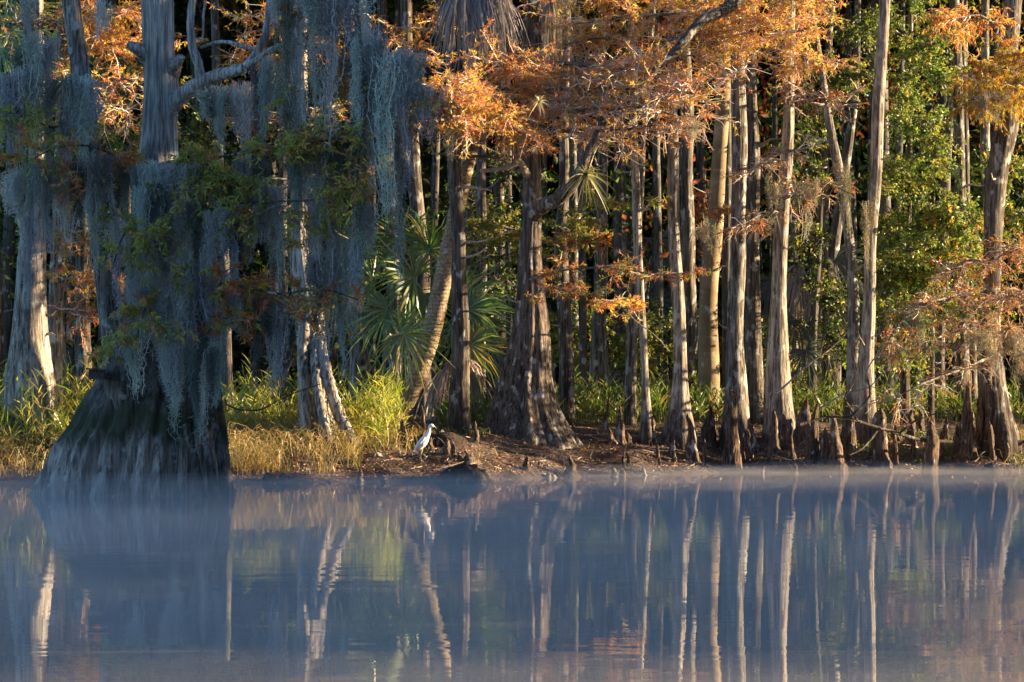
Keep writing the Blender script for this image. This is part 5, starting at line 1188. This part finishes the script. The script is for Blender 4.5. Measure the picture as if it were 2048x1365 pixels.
# ------------------------------------------------------------------ grass, reeds, litter
def reeds(n, x0, x1, d0, d1, h0, h1, pal, seed, ylim=None, dry=0.3):
    """leafy canes growing on the bank between px x0..x1, d0..d1 metres behind the shore"""
    rng = np.random.default_rng(seed); mb_ = MB()
    d = rng.uniform(d0, d1, n); px = rng.uniform(x0, x1, n); Yc = shore(PX(px, 61)) + d; x = PX(px, Yc)
    z = ground(x, Yc); st = np.stack((x, Yc, z), 1)
    clumpf = 0.75 + 0.25 * np.sin(x * 2.1 + 1) * np.sin(Yc * 1.3) + 0.15 * np.sin(x * 5.3)
    H = rng.uniform(h0, h1, n) * clumpf
    le = rng.normal(0, .22, (n, 2)); t = np.linspace(0, 1, 6)
    pl = np.repeat(st[:, None], 6, 1); pl[:, :, 2] += H[:, None] * t
    pl[:, :, :2] += le[:, None] * (H[:, None] * t ** 2)[..., None]
    pl[:, :, 2] -= (np.linalg.norm(le, axis=1)[:, None] * H[:, None] * t ** 2) * .5
    col = pick(rng, pal, n, .15)
    ribbons(mb_, pl, np.tile(np.array([1, 1, .9, .8, .6, .2]) * .010, (n, 1)), norm(rng.normal(size=(n, 3)) * np.array([1, .4, .1])), col)
    nl = 7; q = n * nl; a = np.repeat(np.arange(n), nl); u = rng.uniform(.2, 1, q) * 4.99; j = u.astype(int); fr = (u - j)[:, None]
    p = pl[a, j] * (1 - fr) + pl[a, j + 1] * fr
    az = rng.uniform(0, 6.28, q); dl = np.stack((np.cos(az), np.sin(az) * .8, rng.uniform(.6, 2.2, q)), 1); dl = norm(dl)
    L = rng.uniform(.16, .42, q); v = np.linspace(0, 1, 4)
    lp_ = p[:, None] + dl[:, None] * (L[:, None] * v)[..., None]; lp_[:, :, 2] -= .25 * L[:, None] * v ** 2
    dryc = np.array([(0.42, 0.30, 0.13), (0.5, 0.38, 0.18), (0.36, 0.22, 0.1)])
    isd = rng.uniform(size=q) < dry * np.clip(1.6 - 1.4 * u / 5, 0, 2)
    cl = np.where(isd[:, None], dryc[rng.integers(0, 3, q)], np.clip(col[a] * (1 + rng.normal(0, .15, (q, 1))), .01, .8))
    ribbons(mb_, lp_, np.tile(np.array([.7, 1, .75, .08]) * .021, (q, 1)), norm(np.cross(dl, rng.normal(size=(q, 3)))), cl)
    return mb_
RG = [(0.28, 0.36, 0.05), (0.36, 0.42, 0.07), (0.19, 0.27, 0.045), (0.46, 0.45, 0.09)]
obj('reeds', reeds(760, -300, 205, 1.3, 5.5, .45, 1.8, RG, 1, dry=.35), M_GRASS, kind='stuff')
obj('reeds', reeds(430, 430, 800, 2.4, 5.6, .3, 1.35, RG, 2, dry=.4), M_GRASS, kind='stuff')
obj('reeds', reeds(170, 690, 800, 1.9, 5.0, .8, 1.75, RG, 3, dry=.25), M_GRASS, kind='stuff')
obj('grass', reeds(2200, 1090, 2300, 5.2, 12, .35, .95, [(0.09, 0.16, 0.03), (0.13, 0.2, 0.035), (0.07, 0.12, 0.025), (0.2, 0.24, 0.05)], 4, dry=.15), M_GRASS, kind='stuff')
obj('grass', reeds(160, 880, 1010, 4.5, 8, .35, .8, [(0.09, 0.16, 0.03), (0.13, 0.2, 0.035)], 5, dry=.15), M_GRASS, kind='stuff')
def straw(n, x0, x1, d0, d1, h, pal, seed, lay=1.0):
    rng = np.random.default_rng(seed); mb_ = MB(); px = rng.uniform(x0, x1, n); Yc = shore(PX(px, 60)) + rng.uniform(d0, d1, n); x = PX(px, Yc)
    kp = (np.sin(x * 2.7 + 1) + np.sin(x * 6.3 + Yc * 2.2) * .8 + np.sin(Yc * 4 + x) * .6 + rng.normal(0, .7, n)) > -.35; x, Yc = x[kp], Yc[kp]; n = len(x)
    st = np.stack((x, Yc, ground(x, Yc)), 1); az = rng.uniform(0, 6.28, n); H = h * rng.uniform(.25, 1.35, n); t = np.linspace(0, 1, 6)
    pl = np.repeat(st[:, None], 6, 1); rad = lay * H[:, None] * t ** 1.3
    pl[:, :, 0] += np.cos(az)[:, None] * rad; pl[:, :, 1] += np.sin(az)[:, None] * rad * .6
    pl[:, :, 2] += H[:, None] * np.sin(t * np.pi * rng.uniform(.55, .95, (n, 1))) * .8
    pl[:, 1:] += rng.normal(0, .015, (n, 5, 3))
    pl[:, :, 2] = np.maximum(pl[:, :, 2], ground(pl[:, :, 0], pl[:, :, 1]) + .01)
    ribbons(mb_, pl, np.tile(np.array([1, 1, .9, .7, .5, .15]) * .011, (n, 1)), norm(rng.normal(size=(n, 3)) * np.array([1, .5, .6])), pick(rng, pal, n, .15)); return mb_
ST = [(0.44, 0.31, 0.14), (0.52, 0.40, 0.2), (0.36, 0.22, 0.1), (0.3, 0.26, 0.08), (0.24, 0.27, 0.05)]
obj('dry_grass', straw(4600, -300, 200, .1, 3.2, .42, ST, 11), M_GRASS, kind='stuff')
obj('dry_grass', straw(3200, 430, 720, .35, 3.2, .42, ST, 12), M_GRASS, kind='stuff')
obj('dry_grass', straw(420, 700, 860, 1.6, 3.4, .3, ST, 13), M_GRASS, kind='stuff')
obj('dry_grass', straw(260, 880, 2060, .4, 4.5, .22, ST[:4], 14), M_GRASS, kind='stuff')
obj('dry_grass', straw(240, 1900, 2060, .3, 3.5, .35, ST, 15), M_GRASS, kind='stuff')
def ground_plants(n, x0, x1, d0, d1, seed):
    rng = np.random.default_rng(seed); mb_ = MB(); px = rng.uniform(x0, x1, n); Yc = shore(PX(px, 62)) + rng.uniform(d0, d1, n); x = PX(px, Yc)
    keep = (np.sin(x * 3 + 1) * np.sin(Yc * 2.4) + .4 * np.sin(x * 8)) > 0; x, Yc = x[keep], Yc[keep]; n = len(x)
    p = np.stack((x, Yc, ground(x, Yc) + rng.uniform(.0, .12, n)), 1)
    leaves(mb_, p, rng.normal(size=(n, 3)) + np.array([0, 0, .8]), rng.uniform(.03, .07, n), rng.uniform(.015, .03, n), pick(rng, [(0.12, 0.17, 0.04), (0.2, 0.22, 0.06), (0.08, 0.12, 0.03)], n), rng); return mb_
obj('ground_cover', ground_plants(9000, 1690, 2060, .4, 3.2, 16), M_BROAD, kind='stuff')
obj('ground_cover', ground_plants(1200, 860, 1000, 3.0, 5.0, 17), M_BROAD, kind='stuff')
def litter(n, seed):
    rng = np.random.default_rng(seed); mb_ = MB(); px = rng.uniform(420, 2080, n); Yc = shore(PX(px, 62)) + rng.exponential(2.6, n) + .15; x = PX(px, Yc)
    p = np.stack((x, Yc, ground(x, Yc) + .012), 1); d = rng.normal(size=(n, 3)) * np.array([1, 1, .25])
    leaves(mb_, p, d, rng.uniform(.03, .09, n), rng.uniform(.012, .035, n), pick(rng, [(0.2, 0.09, 0.05), (0.14, 0.07, 0.045), (0.3, 0.16, 0.08), (0.36, 0.3, 0.22), (0.1, 0.06, 0.04), (0.26, 0.1, 0.05)], n), rng); return mb_
obj('leaf_litter', litter(16000, 18), M_LITTER, kind='stuff')

def twig_litter(n, seed):
    rng = np.random.default_rng(seed); mb_ = MB(); px = rng.uniform(700, 2080, n); Yc = shore(PX(px, 62)) + rng.uniform(.1, 4.0, n); x = PX(px, Yc)
    az = rng.uniform(0, 6.28, n); L = rng.uniform(.1, .55, n); t = np.linspace(-.5, .5, 5)
    pl = np.repeat(np.stack((x, Yc, 0 * x), 1)[:, None], 5, 1); pl[:, :, 0] += np.cos(az)[:, None] * L[:, None] * t; pl[:, :, 1] += np.sin(az)[:, None] * L[:, None] * t
    pl[:, :, :2] += rng.normal(0, .02, (n, 5, 2)); pl[:, :, 2] = ground(pl[:, :, 0], pl[:, :, 1]) + .015 + rng.uniform(0, .12, (n, 1)) * (t[None] + .5) * (rng.uniform(size=(n, 1)) < .4)
    prisms(mb_, pl, np.tile(np.linspace(.009, .004, 5), (n, 1)), pick(rng, [(0.34, 0.26, 0.2), (0.2, 0.14, 0.1), (0.45, 0.36, 0.28)], n)); return mb_
obj('twig_litter', twig_litter(420, 19), M_TWIG, kind='stuff')

def floating(n, seed):
    rng = np.random.default_rng(seed); mb_ = MB(); x = rng.uniform(-8, 9, n); y = shore(x) - rng.exponential(1.2, n) - .1
    leaves(mb_, np.stack((x, y, 0 * x + .008), 1), rng.normal(size=(n, 3)) * np.array([1, 1, .06]), rng.uniform(.03, .07, n), rng.uniform(.012, .028, n), pick(rng, [(0.4, 0.3, 0.2), (0.5, 0.42, 0.3), (0.3, 0.14, 0.06)], n), rng); return mb_
obj('floating_leaves', floating(110, 20), M_LITTER, kind='stuff')

# ------------------------------------------------------------------ the egret
EY = base_Y(842, 929)
def E(px, py, dy=0.0): return P(px, py, EY) + np.array([0, dy, 0])
eg = thing('egret', 'white egret walking right along the muddy bank with one foot raised', 'bird', E(842, 929))
def solid(name, col, rough=.6):
    m, n, l = newmat(name); out = N(n, 'ShaderNodeOutputMaterial'); b = N(n, 'ShaderNodeBsdfPrincipled'); b.inputs['Base Color'].default_value = (*col, 1); b.inputs['Roughness'].default_value = rough
    no = N(n, 'ShaderNodeTexNoise'); no.inputs['Scale'].default_value = 60; bp = N(n, 'ShaderNodeBump'); bp.inputs['Distance'].default_value = .004; l.new(no.outputs['Fac'], bp.inputs['Height']); l.new(bp.outputs[0], b.inputs['Normal'])
    l.new(b.outputs[0], out.inputs[0]); return m
M_WHITE, M_LEG, M_BILL, M_EYE = solid('white_feathers', (.9, .89, .87)), solid('greenish_leg', (.34, .33, .16)), solid('grey_bill', (.4, .4, .38)), solid('eye', (.02, .02, .02), .2)
kE = EY / F
def egret_tube(mb_, rows, sides=16, n=60):
    arr = np.array([[*E(a, b), r * kE * 1.0] for a, b, r in rows]); tube(mb_, arr, 0, 0, sides=sides, n=n, rough=.01, seed=5)
m_ = MB(); egret_tube(m_, [(828.5, 906, .8), (832, 903, 3.2), (838, 898, 6.2), (844, 891, 8.2), (849, 884, 7.2), (853, 877, 5.2), (856, 871.5, 3.6), (857.2, 866, 2.9), (857.4, 862, 2.9), (858.6, 859.4, 3.3), (861, 858.6, 3.6), (863.6, 859.4, 3.0), (865.4, 860.4, 1.6), (866.2, 860.8, .7)])
obj('body', m_, M_WHITE, eg, smooth=True)
for s in (-1, 1):
    m_ = MB(); arr = np.array([[*E(a, b, s * 4.6 * kE), r * kE] for a, b, r in [(829.5, 905, .8), (834, 898, 3.0), (840, 890, 4.6), (847, 883, 3.8), (851, 878.5, 1.2)]]); tube(m_, arr, 0, 0, sides=12, n=26, rough=.02, seed=6); obj('wing', m_, M_WHITE, eg, smooth=True)
    m_ = MB(); arr = np.array([[*E(a, b, s * 2.4 * kE), r * kE] for a, b, r in [(862.6, 859.4, .2), (863.1, 859.4, .7), (863.6, 859.4, .2)]]); tube(m_, arr, 0, 0, sides=8, n=5, rough=0); obj('eye', m_, M_EYE, eg)
m_ = MB(); egret_tube(m_, [(864.6, 859.9, 1.5), (867.5, 861.3, 1.0), (871, 864.2, .2)], 8, 10); obj('bill', m_, M_BILL, eg, smooth=True)
m_ = MB(); egret_tube(m_, [(843.5, 897, 2.2), (843, 905, 1.5), (841.8, 911.5, .9), (842, 920, .75), (842.6, 928.5, .8)], 8, 24)
for q in [(849, 929.4), (838, 930.6), (846.5, 931.2)]: egret_tube(m_, [(842.6, 928.6, .7), ((842.6 + q[0]) / 2, 929.0, .5), (q[0], q[1], .3)], 6, 6)
obj('leg', m_, M_LEG, eg, smooth=True)
m_ = MB(); egret_tube(m_, [(840, 898, 2.0), (838.4, 906, 1.4), (838.4, 911.5, .9), (846.5, 911.3, .9), (851.5, 915.2, .8)], 8, 40)
for q in [(846, 920.5), (848.2, 920.8), (845.5, 917.2)]: egret_tube(m_, [(851.3, 915.2, .6), ((851 + q[0]) / 2 + .6, (915 + q[1]) / 2, .5), (q[0], q[1], .3)], 6, 6)
obj('leg', m_, M_LEG, eg, smooth=True)
eg.scale = (1.1, 1.1, 1.1)
print('faces', sum(len(m.polygons) for m in bpy.data.meshes))
